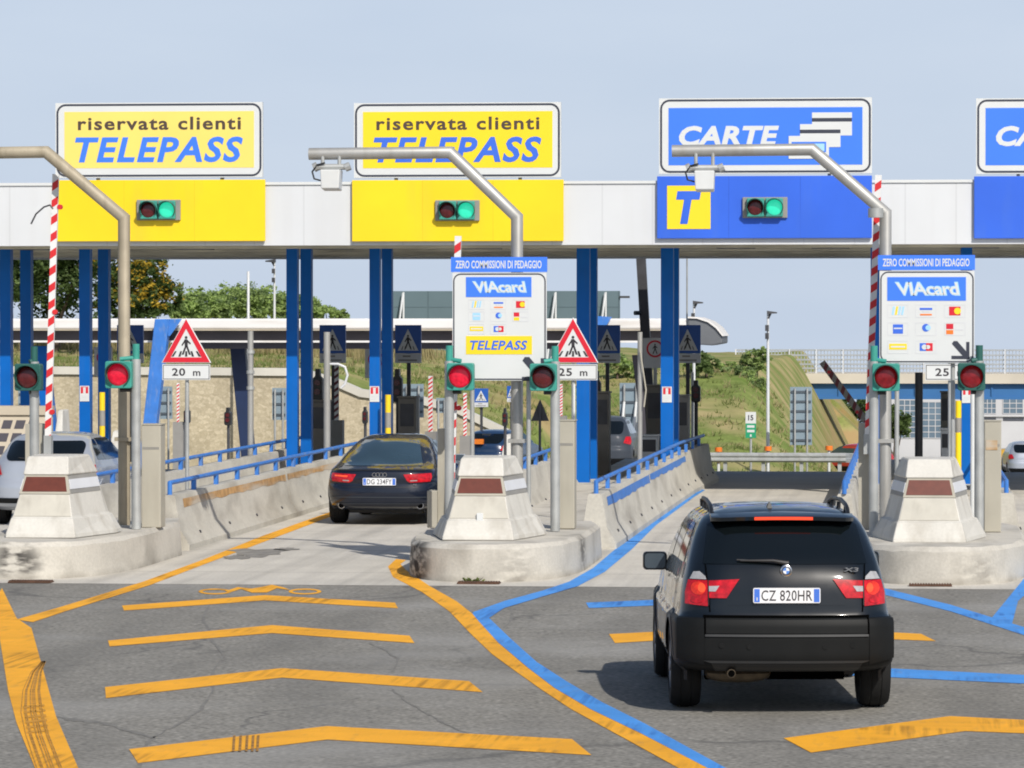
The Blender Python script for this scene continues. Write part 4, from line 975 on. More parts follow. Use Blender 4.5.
def yellow_post(px, pyt, Y, label):
    x = atx(px, Y); zt_ = atz(pyt, Y)
    t = thing('striped_bollard', label, 'bollard', (x, Y, IS), 0, 'yellow and grey posts under the canopy')
    h = zt_-IS; m = MB(); m.cyl((x, Y, IS), (x, Y, zt_), .055, 12); m.build('post', 'panel_yellow', t, smooth=True)
    m = MB(); m.cyl((x, Y, IS+h*.63), (x, Y, IS+h*.80), .058, 12); m.build('grey_band', 'cabinet_grey', t, smooth=True)
yellow_post(388, 395, 73.4, 'yellow and grey post beside the column above the dark sedan roof')
yellow_post(102, 393, 73.4, 'yellow and grey post behind the signal at the beige mast')
yellow_post(958.5, 400, 73.4, 'yellow and grey post beside the blue column at the right')

def dark_signal(px, pyt, pyb, Y, label, wpx=10):
    x = atx(px, Y); z1, z0 = atz(pyt, Y), atz(pyb, Y); k = Y/F
    t = thing('traffic_light', label, 'traffic light', (x, Y, gz(Y) if Y > 88 else IS), 0, 'dark signals seen from behind')
    m = MB(); w2 = wpx*k/2; h = z1-z0
    m.prism([(x-w2*.45, z1), (x+w2*.45, z1), (x+w2*.5, z1-h*.22), (x+w2, z1-h*.3), (x+w2, z0+h*.08), (x+w2*.6, z0), (x-w2*.6, z0), (x-w2, z0+h*.08), (x-w2, z1-h*.3), (x-w2*.5, z1-h*.22)], Y-.1, Y+.12)
    m.build('housing', 'black_plastic', t, bevel=.01)
    m = MB(); m.cyl((x, Y+.05, t.location.z), (x, Y+.05, z0+.02), .04, 8); m.build('post', 'metal_dark', t)
    m = MB(); m.disc((x, z1-h*.42), w2*.62, Y-.125, Y-.1, 14); m.disc((x, z1-h*.70), w2*.62, Y-.125, Y-.1, 14); m.build('lens', 'lens_dark_red', t)
dark_signal(318, 369, 402, 80, 'dark twin signal behind the tall blue column pair')
dark_signal(397.5, 369, 402, 80, 'dark twin signal left of the small sign-back panel')
dark_signal(597, 371, 410, 80, 'dark twin signal behind the blue column by the 25 m plate', 8)
dark_signal(187, 407, 424, 100, 'small black signal near the foot of the 20 m sign post', 6)
dark_signal(228, 408, 426, 104, 'small black signal left of the dark leaning column', 7)
dark_signal(365, 407, 424, 104, 'small black signal left of the notice on the blue column', 5)
dark_signal(505, 408, 426, 104, 'small black signal below the middle card sign', 5)
dark_signal(696, 380, 402, 82, 'dark signal at the right end of the blue handrail', 9)

def box_cab(px0, px1, pyt, Y, label, mt, pyb=None, cat='cabinet', dep=.5, name='ticket_machine'):
    x0, x1 = atx(px0, Y), atx(px1, Y); z1 = atz(pyt, Y); z0 = IS if Y < 88 else gz(Y)
    t = thing(name, label, cat, ((x0+x1)/2, Y+dep/2, z0), 0, 'machines under the canopy')
    m = MB(); m.box(x0, x1, Y, Y+dep, z0, z1); m.build('casing', mt, t, bevel=.02)
    w_ = x1-x0; h = z1-z0
    m = MB(); m.box(x0+w_*.12, x1-w_*.12, Y-.01, Y, z0+h*.62, z1-h*.08); m.build('front_panel', 'metal_dark', t)
    m = MB(); m.box(x0-.02, x1+.02, Y-.04, Y+dep+.02, z1, z1+.03); m.build('lid', mt, t)
    return t
box_cab(310, 328, 402, 79, 'dark machine behind the tall blue column pair, beside the slim white pole', 'cabinet_dark')
box_cab(398, 416, 398, 79, 'dark machine above the roof of the dark sedan', 'cabinet_dark')
box_cab(596, 609, 393, 78, 'tall brown machine behind the blue column by the dark car', 'cabinet_dark')
box_cab(640.5, 658, 436, 77.5, 'low white cabinet between the white pole and the last blue columns', 'pole_white')
box_cab(646, 662, 386, 80.5, 'tall dark machine left of the last blue columns', 'cabinet_dark')
box_cab(672, 689, 396, 79.5, 'grey machine right of the last blue columns', 'cabinet_grey')
box_cab(941, 951, 429, 78, 'low cream cabinet right of the dark pole', 'pole_white')
box_cab(941, 950, 392, 84, 'tall grey machine behind the dark pole at the right', 'cabinet_dark')

def pole(px, pyt, Y, r, label, mt, z0=None, lean=0, name='slim_pole', parts=None):
    x = atx(px, Y); z1 = atz(pyt, Y); z0 = (IS if Y < 88 else gz(Y)) if z0 is None else z0
    t = thing(name, label, 'pole', (x, Y, z0), 0)
    m = MB(); m.cyl((x, Y, z0), (x+lean, Y, z1), r, 12); m.build('shaft', mt, t, smooth=True)
    m = MB(); m.cyl((x, Y, z0), (x, Y, z0+.03), r*2, 12); m.build('base_flange', 'galv', t, smooth=True)
    return t
t = pole(327, 332, 72.6, .062, 'slim white pole left of the dark sedan with a curled pipe on top', 'mast_grey')
m = MB(); m.tube([at(329, 364, 72.6), at(338, 364, 72.6), at(345, 367, 72.6), at(347.5, 375, 72.6), at(345, 384, 72.6), at(341, 388, 72.6)], .022, 8); m.build('curled_pipe', 'plate_grey', t, smooth=True)
t = pole(640, 332, 72.6, .045, 'slim white pole between the blue column pairs, tape hanging from it', 'mast_grey')
m = MB(); m.tube([at(640, 350, 72.5), at(643, 370, 72.5), at(646, 390, 72.5), at(644, 407, 72.5)], .015, 6); m.build('hanging_tape', 'pillar_beige', t)
pole(248.3, 271, 131.5, .045, 'slim cream pole rising above the old canopy roof, before the green trees', 'stripe_white')
pole(250.5, 331, 73, .055, 'grey pole with clamps left of the tall blue column pair', 'mast_grey')
for py in (352, 372, 388):
    c = at(250.5, py, 73); m = MB(); m.cyl((c.x, c.y, c.z-.03), (c.x, c.y, c.z+.03), .075, 10); m.build('clamp', 'galv', [o for o in bpy.data.objects if o.get('label', '').startswith('grey pole with clamps')][0], smooth=True)
pole(687, 255, 88.5, .018, 'very thin mast right of the last blue column pair', 'galv')
pole(692.5, 372, 86, .03, 'thin post behind the blue handrail end', 'pole_white')
pole(919, 372, 76, .075, 'black pole under the right card sign', 'black_plastic', name='dark_pole')
pole(973, 382, 57, .035, 'thin white pole beside the red-glow signal on the right', 'pole_white')
pole(574, 384, 56, .02, 'thin white tube along the cabinet beneath the 25 m plate', 'pole_white')
# dark leaning mast
t = thing('leaning_mast', 'dark grey leaning mast between the 25 m sign and the last blue columns', 'mast', (atx(650, 88), 88, 0))
m = MB(); a, b = at(651, 440, 88), at(641, 258, 88); m.tube([(a.x+.05, 88, 0), b], .145, 4, rot=math.pi/4); m.build('shaft', 'metal_dark', t)
m = MB(); c = at(640.5, 313, 87.9); m.cyl(c, c+Vector((-.12, -.1, 0)), .05, 10); m.build('lamp', 'black_plastic', t)

def mini_boom(px, pyt, pyb, Y, label, n=10, wpx=4.2, lean=0, dim=False):
    g = gz(Y) if Y >= 88 else IS; A = at(px, pyb, Y); B = at(px+lean, pyt, Y)
    t = thing('boom_barrier', label, 'barrier gate', (A.x, Y, g), 0, 'small raised booms beyond the canopy')
    a, b = boom_mesh(A, B, wpx*Y/F, .2, n); bo = a.build('boom', 'stripe_white', t); b.build('red_stripes', 'stripe_red' if not dim else 'boom_shade_red', bo)
    m = MB(); m.box(A.x-.13, A.x+.13, Y-.02, Y+.28, g, A.z+.1); m.build('cabinet_body', 'cabinet_grey', t)
mini_boom(430.5, 376, 436, 92, 'small striped boom left of the red signal at the card sign', 14)
mini_boom(465, 393, 440, 96, 'small striped boom under the left corner of the card sign', 12, 3.4)
mini_boom(561, 384, 420, 98, 'small striped boom beneath the 25 m plate', 12, 3)
mini_boom(178, 383, 426, 100, 'small striped boom left of the 20 m sign post', 12, 2.6)
mini_boom(336.5, 365, 425, 84, 'shaded striped boom just right of the slim white pole', 9, 4.5, dim=True)
gate(862, 874, 428, 80, 868, (868, 424), (822, 362), 'raised boom slanting up and left, dark in the canopy shade', 8, ((829, 372), (857, 412)), wd=.13, dim=True)

# small concrete nose blocks of the far islands
def far_block(px0, px1, pyt, Y, label):
    x0, x1 = atx(px0, Y), atx(px1, Y); g = gz(Y); z1 = atz(pyt, Y); c = (x0+x1)/2; hw = (x1-x0)/2
    m = MB(); r = lambda z, s, y0: [(c-hw*s, Y+y0, z), (c+hw*s, Y+y0, z), (c+hw*s, Y+1.2, z), (c-hw*s, Y+1.2, z)]
    m.loft([r(g, 1.3, -.3), r(g+(z1-g)*.55, 1.0, 0), r(z1-.05, .6, .3), r(z1, .5, .4)])
    tag(m.build('nose_block', 'block_paint', bevel=.02), label, 'crash block', 'far concrete nose blocks')
far_block(108.5, 118.5, 432, 110, 'small white nose block far behind the signal at the beige mast')
far_block(502, 511, 435, 112, 'small white nose block far behind the middle crash block')
far_block(54, 62, 411, 116, 'small white nose block beyond the silver car roof')

# ------------------------------------------------------------------ cars
def pchip(xs, ys):
    n = len(xs); h = [xs[i+1]-xs[i] for i in range(n-1)]; d = [(ys[i+1]-ys[i])/h[i] for i in range(n-1)]
    m = [0]*n; m[0], m[-1] = d[0], d[-1]
    for i in range(1, n-1):
        if d[i-1]*d[i] <= 0: m[i] = 0
        else:
            w1, w2 = 2*h[i]+h[i-1], h[i]+2*h[i-1]; m[i] = (w1+w2)/(w1/d[i-1]+w2/d[i])
    def f(x):
        x = min(max(x, xs[0]), xs[-1]); i = 0
        while i < n-2 and x > xs[i+1]: i += 1
        t = (x-xs[i])/h[i]; t2, t3 = t*t, t*t*t
        return (2*t3-3*t2+1)*ys[i]+(t3-2*t2+t)*h[i]*m[i]+(-2*t3+3*t2)*ys[i+1]+(t3-t2)*h[i]*m[i+1]
    return f
class Shell:
    def __init__(s, rows, rx=.30, ry=.26, bow=.07, nsub=4):
        zs = [r[0] for r in rows]; s.zs = zs
        s.w = pchip(zs, [r[1] for r in rows]); s.r = pchip(zs, [r[2] for r in rows]); s.f = pchip(zs, [r[3] for r in rows])
        s.rx, s.ry, s.bow = rx, ry, bow; s.L = max(r[3] for r in rows)
        s.lv = []
        for a, b in zip(zs, zs[1:]):
            k = max(1, int(math.ceil((b-a)/.035)))
            s.lv += [a+(b-a)*i/k for i in range(k)]
        s.lv.append(zs[-1])
    def side(s, y, z):
        u = (y-s.L*.48)/(s.L*.52); return s.w(z)*(1-.055*abs(u)**2.6)
    def rear(s, x, z):
        w = s.w(z); rx = min(s.rx, w*.8); ry = min(s.ry, w*.7); a = abs(x)
        y = s.r(z)+s.bow*(a/w)**2
        if a > w-rx:
            t = min(1, (a-(w-rx))/rx); y += ry*(1-math.sqrt(max(0, 1-t*t)))
        return y
    def half(s, z):
        w = s.w(z); rx = min(s.rx, w*.8); ry = min(s.ry, w*.7); r, f = s.r(z), s.f(z); pts = []
        xe = w-rx
        for i in range(9): x = xe*i/8; pts.append((x, s.rear(x, z)))
        yc = None
        for i in range(1, 8):
            a = math.pi/2*i/7; x = xe+rx*math.sin(a); y = r+s.bow*(x/w)**2+ry*(1-math.cos(a)); pts.append((x, y))
        y0 = pts[-1][1]; sc0 = s.side(y0, z)/w
        y1 = f-.35*min(1, w/.5)
        y1 = max(y1, y0+.1)
        k0 = len(pts)
        for j in range(9, 16):                 # ease the corner into the tapering side
            x, y = pts[j]; pts[j] = (x*(1-(1-sc0)*(j-8)/7), y)
        for i in range(1, 49): y = y0+(y1-y0)*i/48; pts.append((s.side(y, z), y))
        xs, ys = pts[-1]
        for i in range(1, 8):
            a = math.pi/2*i/7; pts.append((xs-(xs*.45)*(1-math.cos(a)), ys+(f-.06-ys)*math.sin(a)))
        x2 = pts[-1][0]
        for i in range(1, 6): x = x2*(1-i/5); pts.append((x, f-.06*(x/max(x2, .01))**2))
        return pts
    def rings(s):
        out = []
        for z in s.lv:
            h = s.half(z); ring = [(x, y, z) for x, y in h]+[(-x, y, z) for x, y in h[-2:0:-1]]
            out.append(ring)
        return out
def clip(poly, x0, x1, z0, z1):
    def cut(P, f, inter):
        out = []
        for i in range(len(P)):
            a, b = P[i], P[(i+1) % len(P)]; fa, fb = f(a), f(b)
            if fa: out.append(a)
            if fa != fb: out.append(inter(a, b))
        return out
    def ix(c): return lambda a, b: (c, a[1]+(b[1]-a[1])*(c-a[0])/(b[0]-a[0]))
    def iz(c): return lambda a, b: (a[0]+(b[0]-a[0])*(c-a[1])/(b[1]-a[1]), c)
    for f, g in ((lambda p: p[0] >= x0, ix(x0)), (lambda p: p[0] <= x1, ix(x1)), (lambda p: p[1] >= z0, iz(z0)), (lambda p: p[1] <= z1, iz(z1))):
        poly = cut(poly, f, g)
        if len(poly) < 3: return []
    return poly
def patch(poly, fn, off=.004, cell=.03, m=None, k=None):
    # fn(a,z) -> surface point; a thin skin lifted off the surface, cut to the outline
    m = m or MB(); cache = {}
    a0, a1 = min(p[0] for p in poly), max(p[0] for p in poly); z0, z1 = min(p[1] for p in poly), max(p[1] for p in poly)
    na = max(1, int(math.ceil((a1-a0)/cell))); nz = max(1, int(math.ceil((z1-z0)/cell)))
    def P(a, z):
        key = (round(a, 5), round(z, 5))
        if key not in cache:
            e = .004; p = Vector(fn(a, z)); du = Vector(fn(a+e, z))-Vector(fn(a-e, z)); dv = Vector(fn(a, z+e))-Vector(fn(a, z-e))
            n = du.cross(dv)
            n = n.normalized() if n.length > 1e-9 else Vector((0, -1, 0))
            cache[key] = (len(m.v), p+n*off); m.v.append(p+n*off)
        return cache[key][0]
    for i in range(na):
        for j in range(nz):
            c = clip(list(poly), a0+(a1-a0)*i/na, a0+(a1-a0)*(i+1)/na, z0+(z1-z0)*j/nz, z0+(z1-z0)*(j+1)/nz)
            if len(c) < 3: continue
            ids = []
            for q in c:
                q_ = P(*q)
                if not ids or ids[-1] != q_: ids.append(q_)
            if ids[0] == ids[-1]: ids.pop()
            if len(set(ids)) < 3: continue
            ar = sum(c[t][0]*c[(t+1) % len(c)][1]-c[(t+1) % len(c)][0]*c[t][1] for t in range(len(c)))
            if abs(ar) < 1e-7: continue
            m.f.append(tuple(ids if ar > 0 else ids[::-1])); m.m.append(m.k if k is None else k)
    return m
def wheel(parent, x, y, r, wd, sgn, spokes=7):
    m = MB(); n = 36; prof = [(r*.62, -wd/2+.02), (r*.72, -wd/2), (r*.90, -wd/2+.004), (r*.965, -wd/2+.03), (r*.99, -wd/2+.06), (r, -wd*.2), (r*.985, -wd*.18), (r*.985, -wd*.14), (r, -wd*.12), (r, wd*.12), (r*.985, wd*.14), (r*.985, wd*.18), (r, wd*.2),
                            (r*.99, wd/2-.06), (r*.965, wd/2-.03), (r*.90, wd/2-.004), (r*.72, wd/2), (r*.62, wd/2-.02)]
    m.loft([[(x+d, y+q*math.cos(2*math.pi*j/n), r+q*math.sin(2*math.pi*j/n)) for j in range(n)] for q, d in prof], cap=True)
    tyre = m.build('wheel', 'rubber', parent, smooth=True, local=True, angle=30)
    m = MB(); xo = x+sgn*(wd/2-.03)
    ang = [2*math.pi*j/28 for j in range(28)]
    m.loft([[(xo, y+r*.60*math.cos(a), r+r*.60*math.sin(a)) for a in ang], [(xo+sgn*.015, y+r*.66*math.cos(a), r+r*.66*math.sin(a)) for a in ang], [(xo+sgn*.02, y+r*.60*math.cos(a), r+r*.60*math.sin(a)) for a in ang], [(xo-sgn*.03, y+r*.54*math.cos(a), r+r*.54*math.sin(a)) for a in ang]], cap=False)
    for k in range(spokes):
        a = 2*math.pi*k/spokes; c_, s_ = math.cos(a), math.sin(a); pv = Vector((0, -s_, c_))*.035; d = Vector((0, c_, s_))
        b = Vector((xo, y, r)); q = Vector((sgn*.018, 0, 0))
        m.hexa([b+d*.04-pv, b+d*.04+pv, b+d*r*.6+pv*.8, b+d*r*.6-pv*.8], [b+d*.04-pv+q, b+d*.04+pv+q, b+d*r*.6+pv*.8+q, b+d*r*.6-pv*.8+q])
    m.cyl((xo-.01, y, r), (xo+sgn*.03, y, r), .06, 14)
    m.build('rim', 'rim', tyre, local=True)
def car(name, label, loc, rz, rows, paint_, glass, wheels, wr, ww, bumper=None, bz=None, by=1.0, hard=None, rx=.3, ry=.26, bow=.07, group=None, arch='black_plastic', cat='car'):
    t = thing(name, label, cat, loc, rz, group); S = Shell(rows, rx, ry, bow)
    rings = S.rings(); n = len(rings[0]); A, B = MB(), MB()
    def inwheel(c):
        return any(abs(c.y-yw) < wr+.055 and (c.y-yw)**2+(c.z-wr)**2 < (wr+.055)**2 and abs(c.x) > .5 for yw in wheels)
    fA, fB = [], []
    for j in range(len(rings)-1):
        for i in range(n):
            q = (j*n+i, j*n+(i+1) % n, (j+1)*n+(i+1) % n, (j+1)*n+i)
            c = sum((Vector(rings[q_//n][q_ % n]) for q_ in q), Vector())/4
            if inwheel(c): continue
            if bumper and c.z < bz and (c.y < by or c.y > S.L-.9 or c.z < .42): fB.append(q)
            else: fA.append(q)
    allv = [p for r in rings for p in r]
    top = tuple(range((len(rings)-1)*n, len(rings)*n)); bot = tuple(range(n-1, -1, -1))
    A.add(allv, fA+[top])
    body = A.build('body', paint_, t, smooth=True, local=True, angle=50)
    if bumper:
        B.add([(x*1.006, y if y > .5 else y-.006, z) for x, y, z in allv], fB+[bot]); B.build('bumper', bumper, t, smooth=True, local=True, angle=50)
    # arches: lip and dark wheelhouse
    for yw in wheels:
        for sg in (-1, 1):
            m = MB(); vs = []; fs = []; nn = 22
            for k in range(nn+1):
                a = R(-12)+R(204)*k/nn
                for rr, dx in ((wr+.03, .012), (wr+.10, .012), (wr+.11, -.01)):
                    y = yw+rr*math.cos(a); z = wr+rr*math.sin(a); z = max(z, .2)
                    vs.append((sg*(S.side(y, max(z, S.zs[0]))+dx), y, z))
            for k in range(nn):
                for q in (0, 1):
                    f = (3*k+q, 3*k+q+1, 3*k+q+4, 3*k+q+3); fs.append(f if sg < 0 else f[::-1])
            m.add(vs, fs); m.build('wheel_arch', arch if arch != 'paint' else paint_, t, local=True)
        m = MB(); wi = S.w(.5)-.06
        m.loft([[(x, yw+(wr+.06)*math.cos(R(8)+R(164)*k/20), wr+(wr+.06)*math.sin(R(8)+R(164)*k/20)) for k in range(21)] for x in (-wi, wi)], cap=False)
        m.build('wheelhouse', 'black_plastic', t, local=True)
        for sg in (-1, 1): wheel(t, sg*(S.w(.5)-.005-ww/2), yw, wr, ww, sg)
    m = MB(); m.box(-S.w(.4)+.3, S.w(.4)-.3, .75, S.L-.6, S.zs[0]-.07, S.zs[0]+.06); m.build('underbody', 'black_plastic', t, local=True)
    return t, S
def rear_fn(S): return lambda x, z: (x, S.rear(x, z), z)
def side_fn(S, sg): return lambda y, z: (sg*S.side(y, z), y, z)
def rp(t, S, name, poly, mt, off=.004, cell=.03, parent=None, k=None):
    return patch(poly, rear_fn(S), off, cell).build(name, mt, parent or t, smooth=True, local=True, angle=60)
def sp(t, S, name, poly, mt, off=.004, cell=.06, sides=(-1, 1)):
    for sg in sides:
        # for the left side a (y) increasing is mirrored, so flip the offset there
        mm = patch(poly, side_fn(S, sg), off if sg > 0 else -off, cell)
        if sg < 0: mm.f = [f[::-1] for f in mm.f]
        mm.build(name, mt, t, smooth=True, local=True, angle=60)
def numplate(t, S, zc, txt, wd=.52, ht=.115, x=0, yo=None):
    y = (min(S.rear(x, zc-ht/2), S.rear(x, zc+ht/2)) if yo is None else yo)-.022
    m = MB(); m.prism(rrect(x-wd/2, x+wd/2, zc-ht/2, zc+ht/2, .012, 3), y, y+.016); pl = m.build('number_plate', 'plate_white', t, local=True)
    m = MB(); m.box(x-wd/2+.008, x-wd/2+.052, y-.002, y, zc-ht/2+.008, zc+ht/2-.008); m.box(x+wd/2-.052, x+wd/2-.008, y-.002, y, zc-ht/2+.008, zc+ht/2-.008); m.build('plate_band', 'plate_blue', pl, local=True)
    m = MB(); m.text(txt, x-wd/2+.065, x+wd/2-.065, zc-ht/2+.018, zc+ht/2-.018, y, .002, 0, .004, 1.05); m.build('plate_lettering', 'letter_black', pl, local=True)
    m = MB(); m.text('I', x-wd/2+.026, x-wd/2+.034, zc-ht/2+.02, zc-ht/2+.045, y-.002, .001, 0, .01); m.build('plate_lettering', 'sign_white', pl, local=True)

# ---- the black SUV in front
rowsX = [(.30, .78, .20, 4.40), (.36, .84, .07, 4.48), (.42, .862, .02, 4.53), (.50, .872, .0, 4.56), (.64, .876, .0, 4.56), (.66, .876, .004, 4.56), (.76, .872, .02, 4.53), (.785, .848, .055, 4.51), (.80, .84, .065, 4.5),
         (.90, .825, .08, 4.42), (1.0, .812, .095, 4.2), (1.06, .80, .11, 3.75), (1.12, .785, .13, 3.45), (1.2, .765, .17, 3.28), (1.35, .72, .31, 2.98), (1.48, .665, .44, 2.72),
         (1.54, .625, .51, 2.58), (1.585, .565, .60, 2.42), (1.615, .47, .72, 2.2), (1.635, .31, .95, 1.95), (1.642, .12, 1.2, 1.7)]
rowsX = [(a, b*1.03, c_, d) for a, b, c_, d in rowsX]
rowsX[0] = (.35, .80, .20, 4.40); rowsX[1] = (.38, .86, .08, 4.48)
xb = gnd(787.3, 717.5)
suv, S = car('suv', 'black SUV driving toward the lane in the right foreground', (xb.x, xb.y, 0), R(6.1), rowsX, 'paint_black', 'glass_dark', (.94, 3.735), .352, .25, 'bumper_grey', .775, 1.0, rx=.30, ry=.26, bow=.10)
rp(suv, S, 'rear_window', [(-.655, 1.205), (.655, 1.205), (.60, 1.50), (.55, 1.535), (-.55, 1.535), (-.60, 1.50)], 'glass_dark', .004)
# tail lights wrap round the corners
def suv_lamp(sg):
    f = lambda L: [(sg*a, b) for a, b in L]
    lamp = rp(suv, S, 'tail_light', f([(.62, .875), (.79, .888), (.788, .98), (.762, 1.075), (.62, 1.075)]), 'lamp_red', .014, .025)
    rp(suv, S, 'tail_light_inner', f([(.614, .94), (.614, 1.074), (.37, 1.088), (.385, 1.07), (.475, .94)]), 'lamp_red', .012, .025, lamp)
    rp(suv, S, 'reversing_lamp', f([(.612, .99), (.612, 1.03), (.53, 1.034), (.56, .99)]), 'lamp_clear', .016, .025, lamp)
    rp(suv, S, 'indicator_lamp', f([(.628, 1.082), (.752, 1.082), (.722, 1.138), (.675, 1.142), (.634, 1.105)]), 'lamp_clear', .014, .025, lamp)
    c = [(.688+.055*math.cos(2*math.pi*i/16), 1.012+.052*math.sin(2*math.pi*i/16)) for i in range(16)]
    rp(suv, S, 'lamp_lens', f(c), 'lamp_mid', .017, .025, lamp)
    c = [(.662+.028*math.cos(2*math.pi*i/16), 1.015+.036*math.sin(2*math.pi*i/16)) for i in range(16)]
    rp(suv, S, 'brake_lamp', f(c), 'lamp_bright', .020, .02, lamp)
    c = [(.70+.045*math.cos(2*math.pi*i/14), .92+.024*math.sin(2*math.pi*i/14)) for i in range(14)]
    rp(suv, S, 'side_lamp', f(c), 'lamp_red', .019, .025, lamp)
    mm = MB()
    patch(f([(.609, .88), (.616, .88), (.616, 1.078), (.609, 1.078)]), rear_fn(S), .018, .03, mm); mm.build('lamp_gap', 'black_plastic', lamp, local=True)
suv_lamp(-1); suv_lamp(1)
numplate(suv, S, .965, 'CZ 820HR', .535, .12)
rp(suv, S, 'plate_recess', [(-.47, .885), (.47, .885), (.33, 1.05), (-.33, 1.05)], 'paint_black', .003)
mm = MB()
patch([(-.66, .784), (.66, .784), (.66, .806), (-.66, .806)], rear_fn(S), .006, .03, mm); patch([(.603, .83), (.612, .83), (.64, 1.2), (.632, 1.2)], rear_fn(S), .005, .03, mm); patch([(-.612, .83), (-.603, .83), (-.632, 1.2), (-.64, 1.2)], rear_fn(S), .005, .03, mm)
mm.build('tailgate_gap', 'void_black', suv, local=True)
# bumper step, lip and creases
for sg in (-1, 1):
    rp(suv, S, 'bumper_corner', [(sg*a, b) for a, b in [(.655, .42), (.86, .46), (.86, .768), (.655, .768)]], 'bumper_grey', .012)
    rp(suv, S, 'bumper_gap', [(sg*a, b) for a, b in [(.640, .655), (.653, .655), (.653, .785), (.640, .785)]], 'void_black', .012)
rp(suv, S, 'bumper_step', [(-.64, .665), (.64, .665), (.64, .765), (-.64, .765)], 'bumper_grey', .012)
mm = MB(); mm.box(-.62, .50, .55, .75, .255, .40); mm.build('rear_beam', 'void_black', suv, local=True)
rp(suv, S, 'bumper_ledge', [(-.645, .640), (.645, .640), (.645, .654), (-.645, .654)], 'bumper_edge', .018)
rp(suv, S, 'bumper_lip', [(-.60, .432), (.60, .432), (.66, .452), (-.66, .452)], 'bumper_edge', .012)
rp(suv, S, 'bumper_valance', [(-.56, .36), (.56, .36), (.60, .428), (-.60, .428)], 'black_plastic', .008)
for sg in (-1, 1):
    for (xx, zz) in ((.30, .56), (.52, .57)):
        mm = MB(); mm.cyl((sg*xx, S.rear(xx, zz)-.012, zz), (sg*xx, S.rear(xx, zz), zz), .022, 12)
        mm.build('parking_sensor', 'bumper_grey', suv, smooth=True, local=True)
# spoiler with brake strip
mm = MB(); rings = []
for k in range(17):
    x = -.575+1.15*k/16; u = abs(x)/.575; d = .05*u**2+(.10*max(0, (u-.85)/.15)**2)
    z = 1.548-.015*u**2; rings.append([(x, .40+d, z), (x, .395+d, z+.03), (x, .52+d, z+.058), (x, .80, z+.062-.02*u), (x, .80, z-.02), (x, .50+d, z-.006)])
mm.loft(rings); mm.f = [f[::-1] for f in mm.f]; spo = mm.build('spoiler', 'paint_black', suv, smooth=True, local=True, angle=35)
mm = MB(); rings = []
for k in range(9):
    x = -.235+.47*k/8; u = abs(x)/.575; d = .05*u**2; z = 1.548-.015*u**2
    rings.append([(x, .388+d, z+.003), (x, .388+d, z+.027), (x, .405+d, z+.027), (x, .405+d, z+.003)])
mm.loft(rings); mm.f = [f[::-1] for f in mm.f]; mm.build('brake_strip', 'brake_strip', spo, local=True)
# roundel badge, lettering badge, lock, wiper, aerial
yb = S.rear(0, 1.165)
mm = MB(); ang = [2*math.pi*i/28 for i in range(28)]
mm.loft([[(.047*math.cos(a), yb-.002, 1.165+.047*math.sin(a)) for a in ang], [(.047*math.cos(a), yb-.022, 1.158+.047*math.sin(a)) for a in ang], [(.040*math.cos(a), yb-.026, 1.158+.040*math.sin(a)) for a in ang]]); mm.f = [f[::-1] for f in mm.f]
bdg = mm.build('badge', 'chrome', suv, smooth=True, local=True, angle=30)
mm = MB(); mm.disc((0, 1.158), .036, yb-.028, yb-.026, 24, 0)
for q in range(4):
    a0 = math.pi/2*q; mm.prism([(0, 1.158)]+[(.026*math.cos(a0+math.pi/2*i/6), 1.158+.026*math.sin(a0+math.pi/2*i/6)) for i in range(7)], yb-.030, yb-.028, 1 if q % 2 == 0 else 2)
mm.build('badge_face', ['border_dark', 'plate_white', 'badge_blue'], bdg, local=True)
mm = MB(); yx = S.rear(.5, 1.165)-.016; mm.text('X3', .46, .58, 1.148, 1.182, yx, .012, .1, .02); mm.build('badge_lettering', 'chrome', suv, local=True)
mm = MB(); w0 = Vector((.02, S.rear(.02, 1.215)-.03, 1.215)); w1 = Vector((-.36, S.rear(.36, 1.235)-.022, 1.235))
mm.tube([w0, Vector((-.1, w0.y+.004, 1.236)), w1], [.02, .014, .008], 8); mm.tube([w0+Vector((.0, .0, .014)), w1+Vector((-.03, .004, .006))], .007, 6); mm.build('wiper', 'wiper', suv, smooth=True, local=True)
mm = MB(); mm.hexa([(-.11, .83, 1.60), (-.05, .83, 1.60), (-.05, 1.0, 1.615), (-.11, 1.0, 1.615)], [(-.084, .86, 1.675), (-.076, .86, 1.675), (-.076, .90, 1.675), (-.084, .90, 1.675)]); mm.build('aerial_fin', 'black_plastic', suv, local=True)
# roof rails
for sg in (-1, 1):
    mm = MB(); pr = [(.555, .80, 1.575), (.555, .88, 1.622), (.555, 1.02, 1.645), (.56, 1.5, 1.668), (.55, 2.1, 1.655), (.54, 2.35, 1.62), (.535, 2.42, 1.57)]
    mm.tube([(sg*a, b, c_) for a, b, c_ in pr], .018, 8)
    for yy in (1.0, 1.65, 2.2): mm.tube([(sg*.553, yy, 1.58), (sg*.556, yy, 1.645)], .018, 8)
    mm.build('roof_rail', 'black_plastic', suv, smooth=True, local=True)
